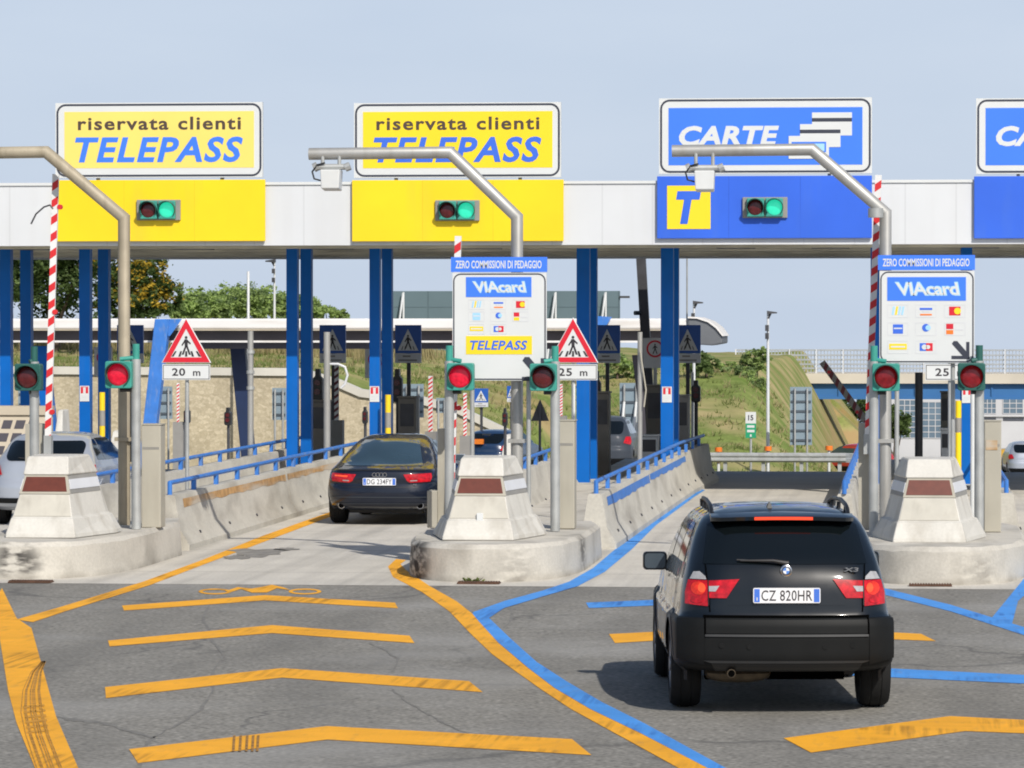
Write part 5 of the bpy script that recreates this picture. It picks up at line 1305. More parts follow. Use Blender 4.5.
# mirrors
for sg in (-1, 1):
    mm = MB(); xm, ym, zm = sg*(S.side(3.02, 1.08)+.105), 3.0, 1.075
    rings = []
    for yy, sc in ((-.06, .93), (-.045, 1.0), (.03, .95), (.09, .7), (.115, .3)):
        rings.append([(xm+x*sc, ym+yy, zm+z*sc) for x, z in rrect(-.105, .105, -.08, .08, .035, 4)])
    mm.loft(rings); mm.f = [f[::-1] for f in mm.f] if False else mm.f
    mm.tube([(xm-sg*.09, ym+.03, zm-.045), (sg*(S.side(3.02, 1.05)-.03), ym+.04, zm-.06)], .028, 8)
    mir = mm.build('wing_mirror', 'paint_black', suv, smooth=True, local=True, angle=50)
    mm = MB(); mm.prism(rrect(xm-.088, xm+.088, zm-.064, zm+.064, .03, 4), ym-.064, ym-.0605); mm.build('mirror_glass', 'mirror_face', mir, local=True)
# side glass, handles, sill
sp(suv, S, 'side_window', [(.78, 1.19), (1.42, 1.18), (1.42, 1.49), (1.05, 1.50), (.90, 1.40)], 'glass_dark')
sp(suv, S, 'side_window', [(1.48, 1.18), (2.22, 1.17), (2.15, 1.49), (1.48, 1.49)], 'glass_dark')
sp(suv, S, 'side_window', [(2.30, 1.17), (2.98, 1.15), (2.62, 1.33), (2.34, 1.47), (2.24, 1.48)], 'glass_dark')
sp(suv, S, 'door_handle', [(1.58, .98), (1.78, .98), (1.78, 1.01), (1.58, 1.01)], 'paint_black', .03)
sp(suv, S, 'door_handle', [(2.5, .96), (2.7, .96), (2.7, .99), (2.5, .99)], 'paint_black', .03)
sp(suv, S, 'door_gap', [(1.45, .45), (1.456, .45), (1.456, 1.17), (1.45, 1.17)], 'black_plastic', .002)
sp(suv, S, 'door_gap', [(2.26, .45), (2.266, .45), (2.266, 1.16), (2.26, 1.16)], 'black_plastic', .002)
sp(suv, S, 'fuel_flap', [(.86, .93), (1.06, .93), (1.06, .936), (.86, .936)], 'black_plastic', .002)
# exhaust and silencer
mm = MB(); rings = []
for k in range(9):
    a = math.pi*k/8; x = -.36-.27*math.cos(a); q = math.sin(a)**.6
    rings.append([(x, .55+.2*max(.05, q)*math.cos(b), .315+.085*max(.05, q)*math.sin(b)) for b in [2*math.pi*i/14 for i in range(14)]])
mm.loft(rings); mm.build('silencer', 'exhaust_metal', suv, smooth=True, local=True)
mm = MB(); mm.tube([(-.44, .6, .345), (-.44, .2, .35), (-.44, .06, .345)], .034, 12); ex = mm.build('exhaust_pipe', 'exhaust_metal', suv, smooth=True, local=True)
mm = MB(); mm.disc((-.44, .345), .028, .056, .059, 14); mm.build('exhaust_opening', 'void_black', ex, local=True)

# ---- dark sedan at the gate
rowsA = [(.24, .80, .22, 4.80), (.30, .87, .08, 4.90), (.40, .90, .02, 4.96), (.52, .915, .0, 4.97), (.62, .918, .02, 4.96), (.66, .915, .03, 4.93), (.72, .905, .02, 4.7), (.80, .89, .03, 4.35), (.86, .87, .06, 4.0), (.90, .845, .22, 3.7),
         (.97, .80, .48, 3.45), (1.08, .74, .74, 3.12), (1.18, .67, .99, 2.85), (1.27, .60, 1.23, 2.58), (1.33, .53, 1.48, 2.38), (1.365, .43, 1.75, 2.25), (1.385, .25, 2.0, 2.15)]
rowsA = [(a, b*.98, c_, d) for a, b, c_, d in rowsA]
ab = gnd(379.3, 526)
sed, SA = car('sedan', 'dark navy sedan stopped in the left lane under the second yellow sign', (ab.x, ab.y, 0), R(-.5), rowsA, 'paint_navy', 'glass_blue', (.92, 3.83), .34, .25, 'paint_navy', .30, 1.0, arch='paint', bow=.12, rx=.42, ry=.42)
rp(sed, SA, 'rear_window', [(-.62, .925), (.62, .925), (.44, 1.30), (-.44, 1.30)], 'glass_blue', .005)
for sg in (-1, 1):
    l = rp(sed, SA, 'tail_light', [(sg*a, b) for a, b in [(.37, .80), (.43, .70), (.48, .675), (.765, .69), (.785, .75), (.775, .815)]], 'lamp_red', .012, .03)
    rp(sed, SA, 'brake_lamp', [(sg*a, b) for a, b in [(.50, .78), (.72, .79), (.72, .765), (.51, .755)]], 'lamp_bright' if sg < 0 else 'lamp_red', .016, .03, l)
    rp(sed, SA, 'reversing_lamp', [(sg*a, b) for a, b in [(.48, .70), (.58, .702), (.58, .715), (.48, .712)]], 'lamp_clear', .016, .03, l)
    mm = MB(); mm.cyl((sg*.62, -.01+SA.rear(.62, .31), .315), (sg*.62, SA.rear(.62, .31)+.25, .315), .055, 16); e = mm.build('exhaust_pipe', 'chrome', sed, smooth=True, local=True)
    mm = MB(); mm.disc((sg*.62, .315), .046, SA.rear(.62, .31)-.014, SA.rear(.62, .31)-.0105, 16); mm.build('exhaust_opening', 'void_black', e, local=True)
    mm = MB(); xm, ym, zm = sg*(SA.side(3.0, .95)+.10), 3.05, .97
    mm.loft([[(xm+x*sc, ym+yy, zm+z*sc) for x, z in rrect(-.10, .10, -.065, .065, .03, 4)] for yy, sc in ((-.05, .92), (-.03, 1), (.04, .9), (.10, .5))])
    mm.tube([(xm-sg*.08, ym, zm-.03), (sg*(SA.side(3.0, .9)-.04), ym+.02, zm-.05)], .025, 8); mir = mm.build('wing_mirror', 'paint_silver', sed, smooth=True, local=True)
    mm = MB(); mm.prism(rrect(xm-.085, xm+.085, zm-.05, zm+.05, .025, 4), ym-.054, ym-.0505); mm.build('mirror_glass', 'mirror_face', mir, local=True)
numplate(sed, SA, .69, 'DG 234FY', .52, .115)
rp(sed, SA, 'boot_gap', [(-.60, .60), (.60, .60), (.60, .607), (-.60, .607)], 'black_plastic', .003)
rp(sed, SA, 'bumper_crease', [(-.80, .44), (.80, .44), (.80, .455), (-.80, .455)], 'paint_grey', .006)
rp(sed, SA, 'bumper_crease', [(-.75, .345), (.75, .345), (.75, .355), (-.75, .355)], 'paint_grey', .006)
rp(sed, SA, 'boot_lip', [(-.70, .855), (.70, .855), (.70, .875), (-.70, .875)], 'black_plastic', .004)
mm = MB(); yy = SA.rear(0, .795)-.012
ang = [2*math.pi*i/24 for i in range(24)]
for k in range(4):
    xc = -.082+.0547*k; mm.ringprism([(xc+.034*math.cos(a), .797+.034*math.sin(a)) for a in ang], [(xc+.026*math.cos(a), .797+.026*math.sin(a)) for a in ang], yy-.004*(k % 2), yy+.012)
mm.build('badge', 'chrome', sed, local=True)
mm = MB(); mm.text('A7', .52, .58, .63, .655, SA.rear(.53, .64)-.012, .008, 0, .02); mm.build('badge_lettering', 'chrome', sed, local=True)
sp(sed, SA, 'side_window', [(1.35, .955), (1.95, .945), (1.95, 1.26), (1.75, 1.24)], 'glass_blue')
sp(sed, SA, 'side_window', [(2.0, .945), (3.3, .935), (2.75, 1.18), (2.35, 1.28), (2.0, 1.28)], 'glass_blue')

# ---- silver hatchback at the left
rowsH = [(.24, .76, .20, 4.0), (.32, .82, .05, 4.10), (.45, .85, .0, 4.17), (.60, .862, .0, 4.17), (.68, .858, .03, 4.14), (.72, .852, .06, 4.1), (.82, .845, .07, 3.9), (.90, .83, .09, 3.5), (.98, .80, .12, 3.15), (1.05, .77, .20, 3.0),
         (1.18, .70, .38, 2.7), (1.30, .64, .55, 2.45), (1.37, .58, .68, 2.25), (1.41, .48, .82, 2.05), (1.435, .3, 1.05, 1.8), (1.44, .12, 1.2, 1.6)]
hb = gnd(40, 526.5)
hat, SH = car('hatchback', 'silver hatchback waiting in the far left lane behind the crash block', (hb.x, hb.y, 0), R(1), rowsH, 'paint_silver', 'glass_dark', (.80, 3.35), .31, .2, 'paint_silver', .3, .9, arch='paint', rx=.36, ry=.3, bow=.12)
rp(hat, SH, 'rear_window', rrect(-.60, .60, 1.01, 1.315, .10, 5), 'glass_dark', .005)
rp(hat, SH, 'rear_bumper_band', [(-.82, .36), (.82, .36), (.82, .44), (-.82, .44)], 'bumper_grey', .01)
for sg in (-1, 1): rp(hat, SH, 'tail_light', [(sg*a, b) for a, b in [(.62, .80), (.80, .76), (.82, .84), (.79, .945), (.68, .95)]], 'lamp_red', .014, .03)
numplate(hat, SH, .80, 'DJ 417KL', .46, .105)
mm = MB(); mm.tube([(.0, SH.rear(0, 1.02)-.03, 1.02), (-.38, SH.rear(.38, 1.06)-.02, 1.06)], .012, 6); mm.build('wiper', 'wiper', hat, local=True)
sp(hat, SH, 'side_window', [(.72, 1.02), (1.20, 1.0), (1.20, 1.33), (1.02, 1.33), (.85, 1.24)], 'glass_dark')
sp(hat, SH, 'side_window', [(1.26, 1.0), (2.95, .99), (2.45, 1.27), (2.15, 1.34), (1.26, 1.34)], 'glass_dark')

# ---- small cars farther away: one simple body shape in several paints
def far_car(name, px, Y, rz, paint_, label, sc=1.0, X=None, grp='cars beyond the toll gates', tall=0):
    rows = [(z+(tall*(z-.5) if z > .5 else 0), a, r, f) for z, a, r, f in rowsH]
    t, s = car(name, label, (X if X is not None else atx(px, Y), Y, gz(Y)), R(rz), rows, paint_, 'glass_dark', (.80, 3.35), .31, .2, 'bumper_grey', .42, .9, arch='paint', rx=.36, ry=.3, bow=.12, group=grp)
    z = lambda v: v+(tall*(v-.5) if v > .5 else 0)
    rp(t, s, 'rear_window', rrect(-.60, .60, z(1.01), z(1.315), .10, 5), 'glass_dark', .006, .08)
    for sg in (-1, 1): rp(t, s, 'tail_light', [(sg*a, z(b)) for a, b in [(.62, .80), (.80, .76), (.82, .84), (.79, .945), (.68, .95)]], 'lamp_red', .014, .06)
    sp(t, s, 'side_window', [(.72, z(1.02)), (1.20, z(1.0)), (1.20, z(1.33)), (1.02, z(1.33)), (.85, z(1.24))], 'glass_blue', cell=.2)
    sp(t, s, 'side_window', [(1.26, z(1.0)), (2.95, z(.99)), (2.45, z(1.27)), (2.15, z(1.34)), (1.26, z(1.34))], 'glass_blue', cell=.2)
    mm = MB(); mm.box(-.22, .22, s.rear(0, .6)-.02, s.rear(0, .6)-.005, .5, .6); mm.build('number_plate', 'plate_white', t, local=True)
    mm = MB(); fy = s.f(.66); mm.box(-.70, -.42, fy-.22, fy-.02, .58, .70); mm.box(.42, .70, fy-.22, fy-.02, .58, .70); mm.build('headlight', 'lamp_clear', t, local=True)
    return t
far_car('compact_car', 600, 108, 0, 'paint_grey', 'dark grey car driving off beyond the brown machine, right of the blue column', tall=.12)
fc = far_car('compact_car', 480, 127, -14, 'paint_blue', 'dark blue car with orange light, seen behind the middle crash block')
mm = MB(); mm.box(-.22, .1, -.02, .08, 1.0, 1.16); mm.build('rear_lamp', 'lamp_amber', fc, local=True)
far_car('compact_car', 168, 139, 205, 'paint_blue', 'blue car facing us behind the 20 m sign post')
far_car('compact_car', 885, 180, 40, 'paint_red', 'red car beyond the guardrail, left of the raised cabinet')
far_car('compact_car', 1031, 155, 3, 'paint_silver', 'silver car driving away at the right edge')
far_car('compact_car', 556, 150, -70, 'paint_red', 'red car behind the blue rail below the 25 m plate')
far_car('compact_car', 222, 140, 60, 'paint_white', 'white car half hidden by the barrier near the stone wall', tall=.05)
for k, (px, Y, pn, rz, d) in enumerate(((1000, 268, 'paint_white', 180, 'white'), (1009, 262, 'paint_yellow', 175, 'yellow'), (1018, 270, 'paint_blue', 180, 'dark blue'), (1027, 266, 'paint_red', 180, 'red'), (893, 250, 'paint_silver', 90, 'silver'))):
    far_car('compact_car', px, Y, rz, pn, ('%s car parked in the yard near the far building, right edge' if k < 4 else '%s car passing below the far bridge, beside the dark pole') % d, grp='cars parked by the far building')

# ------------------------------------------------------------------ old canopy beyond
OY = 118.0
old = thing('old_canopy', 'long low white roof with slanted blue legs beyond the toll gates', 'canopy', (-20, OY, gz(OY)))
zz = lambda py: atz(py, OY)
xl, xr_ = atx(-60, OY), atx(692, OY)
m = MB(); m.box(xl, xr_, OY, OY+3.4, zz(329), zz(318.5)); m.build('roof_edge', 'roof_old', old, bevel=.05)
m = MB(); m.box(xl, xr_, OY-.03, OY+3.4, zz(330.6), zz(329)-.004); m.build('rust_trim', 'planter', old)
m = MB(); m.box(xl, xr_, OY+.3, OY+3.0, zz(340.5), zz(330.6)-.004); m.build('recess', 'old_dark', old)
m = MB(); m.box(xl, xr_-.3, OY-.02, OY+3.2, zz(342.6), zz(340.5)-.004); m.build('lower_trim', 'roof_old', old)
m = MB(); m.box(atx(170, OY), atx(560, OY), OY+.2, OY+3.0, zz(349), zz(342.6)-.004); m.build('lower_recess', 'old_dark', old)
pts = [(688, 318), (697, 318.4), (708, 322), (716, 328), (722.5, 336), (722.5, 343.5), (712, 345.5), (688, 344)]
m = MB(); m.prism([(at(a, b, OY).x, at(a, b, OY).z) for a, b in pts], OY-.05, OY+3.5); m.build('end_cap', 'old_end_shaded', old, bevel=.04)
pts2 = [(688, 316.6), (698, 317), (709, 320.8), (717.5, 327), (724, 336), (722.6, 336.2), (716, 328.2), (708, 322.2), (697, 318.6), (688, 318.2)]
m = MB(); m.prism([(at(a, b, OY).x, at(a, b, OY).z) for a, b in pts2], OY-.12, OY+3.6); m.build('end_trim', 'roof_old', old)
def leg(pt, pb, wpx, mt, y=OY-.6):
    g = gz(y); a = at(*pt, y); b = at(*pb, y); k = wpx*y/F/2
    d = (b-a); b2 = a+d*((a.z-g)/(a.z-b.z))
    m = MB(); m.hexa([(b2.x-k, y, g), (b2.x+k, y, g), (b2.x+k, y+.4, g), (b2.x-k, y+.4, g)], [(a.x-k*1.15, y, a.z), (a.x+k*1.15, y, a.z), (a.x+k*1.15, y+.4, a.z), (a.x-k*1.15, y+.4, a.z)])
    m.build('slanted_leg', mt, old, bevel=.02)
leg((162, 319), (150, 420), 13, 'rail_blue'); leg((237, 346), (244, 420), 13, 'leg_navy', OY+1.6)
a = at(170, 319, OY-.6); m = MB(); m.hexa([at(168, 336, OY-.55), at(170, 336, OY-.55), at(170, 336, OY-.2), at(168, 336, OY-.2)], [at(168, 319, OY-.55), at(182, 319, OY-.55), at(182, 319, OY-.2), at(168, 319, OY-.2)]); m.build('leg_bracket', 'rail_blue', old)
m = MB(); m.hexa([at(596, 326, OY-.5), at(606, 326, OY-.5), at(606, 326, OY-.1), at(596, 326, OY-.1)], [at(596, 316, OY-.5), at(612, 317, OY-.5), at(612, 317, OY-.1), at(596, 316, OY-.1)]); m.build('leg_bracket', 'rail_blue', old)
leg((637, 355), (646, 430), 9, 'old_dark', OY+1.6); leg((40, 346), (48, 420), 12, 'column_blue', OY+1.6)

# ------------------------------------------------------------------ stone wall and embankment
WY = 133.0
cop = [(-940, 371), (0, 374), (300, 376), (338, 387.5), (360, 397), (372, 398.5), (415, 403), (456, 413), (504, 436), (525, 446)]
wall = thing('stone_wall', 'pale stone retaining wall with sloping coping below the grass bank', 'wall', (atx(250, WY), WY, gz(WY)))
m = MB(); top = [at(a, b, WY) for a, b in cop]
m.prism([(p.x, p.z) for p in top]+[(top[-1].x, gz(WY)-.3), (top[0].x, gz(WY)-.3)], WY, WY+.6); m.build('masonry', 'stone_wall', wall)
m = MB(); h = .26
m.prism([(p.x, p.z+h) for p in top]+[(p.x, p.z+.005) for p in top[::-1]], WY-.10, WY+.75); m.build('coping', 'coping', wall)
top_end = top[-1].x
def lerp1(pts, x):
    if x <= pts[0][0]: return pts[0][1]
    for (a, b), (c, d) in zip(pts, pts[1:]):
        if x <= c: return b+(d-b)*(x-a)/(c-a)
    return pts[-1][1]
copx = [(p.x, p.z+.15) for p in top]
def hill_z(X, Y):
    px = 905+X*F/Y
    base = lerp1(copx, X) if X < top[-1].x else gz(131)-.05
    y0 = WY+.55 if X < top[-1].x else 131.0
    crest = lerp1([(-45, 2.9), (-24, 2.3), (-20, 1.9), (-14, 1.45), (-6, 1.5)], X)
    u = min(1, max(0, (Y-y0)/(163-y0))); z = base+(crest-base)*(u*u*(3-2*u)*.35+u*.65)
    k = min(1, max(0, (X+6.5-(163-min(Y, 163))*.03)/4.1)); k = .6*k+.4*k*k*(3-2*k)
    low = gz(Y)-.4
    return z*(1-k)+low*k
import mathutils
def nz(x, y, s): return mathutils.noise.noise(Vector((x*s, y*s, 3.1)))
m = MB(); xs = [-60+i*.6 for i in range(85)]+[-9.4+i*.2 for i in range(49)]+[.6]; ys = [131.0+i*.5 for i in range(66)]+[168, 180, 200, 230, 260]
vs = []
for Y in ys:
    for X in xs:
        yy = max(Y, WY+.56) if X < top[-1].x else Y
        vs.append((X, yy, hill_z(X, yy)+.10*nz(X, yy, .5)+.05*nz(X, yy, 1.7) - (.3 if (Y < 131.5 and X >= top[-1].x) else 0)))
n = len(xs); fs = [(j*n+i, j*n+i+1, (j+1)*n+i+1, (j+1)*n+i) for j in range(len(ys)-1) for i in range(n-1)]
m.add(vs, fs); kind(m.build('hillside', 'hill_grass', local=True, smooth=True, angle=80), 'structure')
# grass tufts
def tufts(name, mt, n, seed, zone, hmin, hmax):
    rnd = random.Random(seed); m = MB()
    for _ in range(n):
        X, Y = zone(rnd)
        if X < top_end and Y < WY+1.0: continue
        z = hill_z(X, Y)+.1*nz(X, Y, .5)+.05*nz(X, Y, 1.7)
        if nz(X, Y, .35)+nz(X, Y, 1.1)*.5 < rnd.uniform(-.5, .25): continue
        for b in range(5):
            h = rnd.uniform(hmin, hmax); a = rnd.uniform(0, 6.28); wd = rnd.uniform(.015, .04); lx = rnd.gauss(0, .12); ly = rnd.gauss(0, .1); bx, by = X+rnd.gauss(0, .12), Y+rnd.gauss(0, .12)
            m.add([(bx-wd*math.cos(a), by-wd*math.sin(a), z-.03), (bx+wd*math.cos(a), by+wd*math.sin(a), z-.03), (bx+lx, by+ly, z+h)], [(0, 1, 2)])
    o = m.build(name, mt, local=True); o['label'] = 'tufts of %s grass on the embankment' % ('dry' if 'dry' in mt else 'green'); o['category'] = 'grass'; return kind(o, 'stuff')
tufts('dry_grass', 'grass_dry', 1800, 1, lambda r: (r.uniform(-34, -1.5), r.uniform(134, 164)), .07, .26)
tufts('green_grass', 'grass_green', 3500, 2, lambda r: (r.uniform(-34, -1.5), r.uniform(132, 164)), .06, .22)
tufts('dry_grass', 'grass_dry', 1600, 5, lambda r: (r.uniform(-38, -19), r.uniform(150, 166)), .5, 1.1)
m = MB(); m.plate([(atx(680, 127), 127.0), (atx(850, 127), 127.0), (atx(850, 131.3), 131.3), (atx(680, 131.3), 131.3)], -3, -2.9)
m.v = [Vector((p.x, p.y, gz(p.y)+(.05 if p.z > -2.95 else -.1))) for p in m.v]; kind(m.build('verge', 'verge', local=True), 'structure')
m = MB(); m.box(atx(676, 126.6), atx(850, 126.6), 126.6, 126.95, gz(126.6)-.1, gz(126.6)+.10); kind(m.build('kerb', 'coping', local=True), 'structure')

# guardrail
t = thing('guardrail', 'grey steel guardrail along the foot of the grass bank', 'guardrail', (atx(780, 129.5), 129.5, gz(129.5)))
gy = 129.4; x0, x1 = atx(640, gy), atx(846, gy); zc = gz(gy)+.62
prof = [(-.155, 0), (-.10, -.06), (-.05, -.06), (0, 0), (.05, -.06), (.10, -.06), (.155, 0)]
m = MB(); vs = [(x, gy+d-.05, zc+z) for x in (x0, x1) for z, d in prof]; fs = [(i, 7+i, 7+i+1, i+1) for i in range(6)]
pts = [(x0, gy), (x1, gy), (x1+.8, gy+3), (x1+1.1, gy+14)]
vs = []; fs = []
for q, (x, y) in enumerate(pts): vs += [(x+(d if q > 1 else 0), y+(d-.05 if q < 2 else 0), gz(y)+.62+z) for z, d in prof]
for q in range(len(pts)-1): fs += [(q*7+i, (q+1)*7+i, (q+1)*7+i+1, q*7+i+1) for i in range(6)]
m.add(vs, fs); m.build('beam', 'galv', t)
for k in range(6):
    x = x0+.3+(x1-x0-.5)*k/5; m = MB(); m.box(x-.06, x+.06, gy+.02, gy+.14, gz(gy), zc+.12); m.build('post', 'galv', t)
def delin(px, py, label, Y=130.6):
    c = at(px, py, Y); g = gz(Y); t = thing('delineator', label, 'marker post', (c.x, Y, g), 0, 'orange and white marker posts')
    m = MB(); m.cyl((c.x, Y, g-.1), (c.x, Y, c.z), .05, 10); m.build('post', 'sign_white', t, smooth=True)
    m = MB(); m.cyl((c.x, Y, c.z-.12), (c.x, Y, c.z+.02), .12, 12); m.cyl((c.x, Y, c.z-.46), (c.x, Y, c.z-.3), .12, 12); m.build('orange_band', 'orange', t, smooth=True)
delin(718.5, 448, 'orange marker post at the end of the blue handrail')
delin(768, 447, 'orange marker post at the foot of the tall lamp post')
delin(829, 446.5, 'orange marker post right of the tall sign back')
# kilometre sign
t = thing('distance_sign', 'white sign reading 15 over a green panel on the grass bank', 'sign', (atx(750.5, 131.5), 131.5, gz(131.5)))
Y = 131.5; x0, x1, z0, z1 = px_box(745.5, 756, 412, 438, Y); zs = z0+(z1-z0)*.56
m = MB(); m.box(x0, x1, Y, Y+.04, zs, z1); m.build('white_panel', 'sign_white', t)
mat('sign_green', (.01, .30, .14), .5, .05)
m = MB(); m.box(x0, x1, Y, Y+.04, z0, zs-.003); m.build('green_panel', 'sign_green', t)
w_ = x1-x0; m = MB(); m.text('15', x0+w_*.25, x1-w_*.25, zs+.1, z1-.1, Y, .004, 0, .03); m.build('lettering', 'letter_black', t)
m = MB()
for q in range(3): m.box(x0+w_*(.15 if q < 2 else .42), x1-w_*(.15 if q < 2 else .42), Y-.004, Y, zs-.14-q*.15, zs-.06-q*.15)
m.build('lettering', 'sign_white', t)
m = MB(); m.cyl(((x0+x1)/2, Y+.06, gz(Y)-.1), ((x0+x1)/2, Y+.06, z1-.1), .04, 8); m.build('post', 'galv', t)

def sign_back(px0, px1, py0, py1, Y, label, ribs=3, brace=False, g=None):
    x0, x1, z0, z1 = px_box(px0, px1, py0, py1, Y); g = gz(Y)-.2 if g is None else g
    t = thing('sign_back', label, 'sign', ((x0+x1)/2, Y, g), 0, 'grey road signs seen from behind')
    m = MB(); m.box(x0, x1, Y+.04, Y+.07, z0, z1); m.build('panel', 'sign_back', t)
    m = MB()
    for k in range(ribs): z = z0+(z1-z0)*(k+.5)/ribs; m.box(x0+.03, x1-.03, Y+.005, Y+.038, z-.035, z+.035)
    m.build('rib', 'sign_rib', t)
    for u in (.22, .78):
        x = x0+(x1-x0)*u; m = MB(); m.cyl((x, Y-.03, g), (x, Y-.03, z1-.05), .035, 8); m.build('leg', 'galv', t)
        if brace: m = MB(); m.cyl((x-.15, Y-1.2, g), (x, Y-.03, z1-.6), .04, 8); m.build('brace', 'pole_white', t)
sign_back(790, 812, 387, 445, 131.2, 'tall grey sign back standing before the bridge', 6)
sign_back(619.5, 641, 383, 434, 125, 'wide grey sign back with white braces beside the dark car', 4, True)
sign_back(402, 423.5, 384, 417.5, 124, 'grey sign back left of the red signal at the middle card sign', 3)
sign_back(272, 286, 388, 420, 126, 'grey sign back half hidden by the tall blue column pair', 3)
sign_back(156, 172, 386.5, 419, 126, 'grey sign back right of the slanted blue leg', 3)
sign_back(436, 447, 398, 413, 127, 'small grey sign back behind the striped boom', 2)
sign_back(18, 42, 389, 420, 125, 'grey sign back left of the leftmost striped boom', 3)
Y = 124; a, b, c = at(531, 421, Y), at(549, 421, Y), at(540, 399, Y)
t = thing('triangle_back', 'black triangular sign back below the middle card sign', 'sign', (c.x, Y, gz(Y)))
m = MB(); m.prism([(a.x, a.z), (b.x, b.z), (c.x, c.z)], Y, Y+.04); m.build('panel', 'metal_dark', t, bevel=.01)
m = MB(); m.cyl((c.x, Y-.04, gz(Y)), (c.x, Y-.04, c.z-.15), .04, 8); m.build('post', 'metal_dark', t)
# planter wall at far left
PY = 70.6
t = thing('planter_wall', 'beige grid retaining wall with dark planting holes, far left', 'wall', (atx(10, PY), PY, 0))
x0, x1 = atx(-70, PY), atx(47, PY); zt_ = atz(407, PY); z2 = atz(416, PY); m = MB()
m.hexa([(x0, PY-.9, 0), (x1, PY-.9, 0), (x1, PY+.5, 0), (x0, PY+.5, 0)], [(x0, PY-.1, z2), (x1, PY-.1, z2), (x1, PY+.5, z2), (x0, PY+.5, z2)]); m.build('wall', 'planter', t)
m = MB(); m.box(x0, x1+.03, PY-.16, PY+.5, z2+.003, zt_); m.build('cap', 'planter', t)
for r in range(5):
    u0, u1 = 1-.06-.15*r, 1-.06-.15*r-.10
    for k in range(9):
        xa = x1-.12-k*.235-.045*r; xb = xa-.17
        if xb < x0+.05 or (r > 0 and k == 0): continue
        def pt(x, u, e): return (x, PY-.9+.8*u-e, z2*u)
        m = MB(); m.hexa([pt(xb-.03, u1, -.05), pt(xa-.03, u1, -.05), pt(xa-.03, u1, .004), pt(xb-.03, u1, .004)], [pt(xb, u0, -.05), pt(xa, u0, -.05), pt(xa, u0, .004), pt(xb, u0, .004)])
        m.build('planting_hole', 'old_dark', t)

# ------------------------------------------------------------------ noise barrier, bridge, building
t = thing('noise_barrier', 'blue-grey noise barrier panels above the old canopy roof', 'noise barrier', (atx(505, 182), 182, 1))
Y = 182; m = MB(); x0, x1 = atx(393, Y), atx(620, Y); z1 = atz(291, Y); m.box(x0, x1, Y, Y+.12, 1.0, z1); m.build('panel', 'noise_panel', t)
m = MB()
for z in (z1-.75, z1-1.5): m.box(x0, x1, Y-.01, Y, z, z+.03)
k = x0+1.6
while k < x1: m.box(k, k+.05, Y-.012, Y, 1.0, z1); k += 1.75
m.build('panel_joint', 'noise_panel_line', t)
for px in (404, 505, 556, 606):
    x = atx(px, Y); m = MB(); m.cyl((x, Y-.2, .9), (x, Y-.2, z1-.05), .05, 6); m.cyl((x-.42, Y-.9, .9), (x-.02, Y-.2, z1-.1), .05, 6); m.build('brace', 'plate_grey', t)
m = MB(); c = at(622, 297, Y); m.box(c.x-.1, c.x+.35, Y-.1, Y+.1, c.z-.05, c.z+.05); m.build('bracket', 'metal_dark', t)

BY = 232.0
t = thing('road_bridge', 'road bridge with cream parapet, blue girder and mesh fence at the right', 'bridge', (5, BY, gz(BY)))
x0, x1 = atx(762, BY), 40
zz = lambda py: atz(py, BY)
m = MB(); m.box(x0, x1, BY, BY+8, zz(383), zz(373)); m.build('parapet', 'bridge_parapet', t)
m = MB(); m.box(x0-2, x1, BY+.35, BY+7.6, zz(398), zz(383)-.004); m.build('girder', 'bridge_beam', t)
m = MB(); m.box(x0-2, x1, BY+.25, BY+.35, zz(398)-.04, zz(396)); m.box(x0-2, x1, BY+.25, BY+.35, zz(384.6), zz(383)-.004)
k = x0
while k < x1: m.box(k, k+.08, BY+.26, BY+.35, zz(396)+.003, zz(384.6)-.003); k += 2.2
m.build('girder_flange', 'bridge_beam', t)
m = MB(); k = atx(735, BY)
while k < 20:
    m.box(k, k+.07, BY+.2, BY+.27, zz(374), zz(349)); k += 1.55
m.build('fence_post', 'plate_grey', t)
m = MB()
for py in (350, 355, 359.5, 364, 368): m.box(atx(735, BY), 20, BY+.28, BY+.31, zz(py)-.05, zz(py)+.05)
k = atx(735, BY)
while k < 20:
    m.box(k, k+.045, BY+.31, BY+.325, zz(373), zz(351)); k += .19
m.build('fence_mesh', 'fence_grey', t)
m = MB(); m.box(16, 40, BY+1, BY+7, gz(BY)-1, zz(398)-.05); m.build('abutment', 'bridge_parapet', t)

Y = 345.0
t = thing('far_building', 'large pale building with gridded windows seen beneath the bridge', 'building', (10, Y, gz(Y)))
x0, x1 = atx(872, Y), 45; g = gz(Y)
m = MB(); m.box(x0, x1, Y, Y+18, g, atz(385, Y)); m.build('wall', 'building', t)
mat('door_dark', (.06, .065, .08), .5, .15)
for (a, b, c, d) in ((899, 921, 400, 438), (922, 942, 402, 438), (983, 996, 398, 413.5), (1003, 1023, 398, 413.5), (1030, 1050, 398, 413.5)):
    wx0, wx1, wz0, wz1 = px_box(a, b, c, d, Y)
    m = MB(); m.box(wx0, wx1, Y-.03, Y-.005, wz0, wz1); wi = m.build('window', 'window_glass', t)
    m = MB(); nx = max(3, int((wx1-wx0)/.45)); nz_ = max(3, int((wz1-wz0)/.45))
    for i in range(nx+1): x = wx0+(wx1-wx0)*i/nx; m.box(x-.03, x+.03, Y-.06, Y-.031, wz0, wz1)
    for i in range(nz_+1): z = wz0+(wz1-wz0)*i/nz_; m.box(wx0, wx1, Y-.065, Y-.0605, z-.03, z+.03)
    m.build('glazing_bars', 'building', wi)
for (a, b) in ((983, 996), (1003, 1024), (1030, 1052)):
    wx0, wx1, wz0, wz1 = px_box(a, b, 417.5, 421, Y); m = MB(); m.box(wx0, wx1, Y-.03, Y-.005, wz0, wz1); m.build('vent_slot', 'door_dark', t)
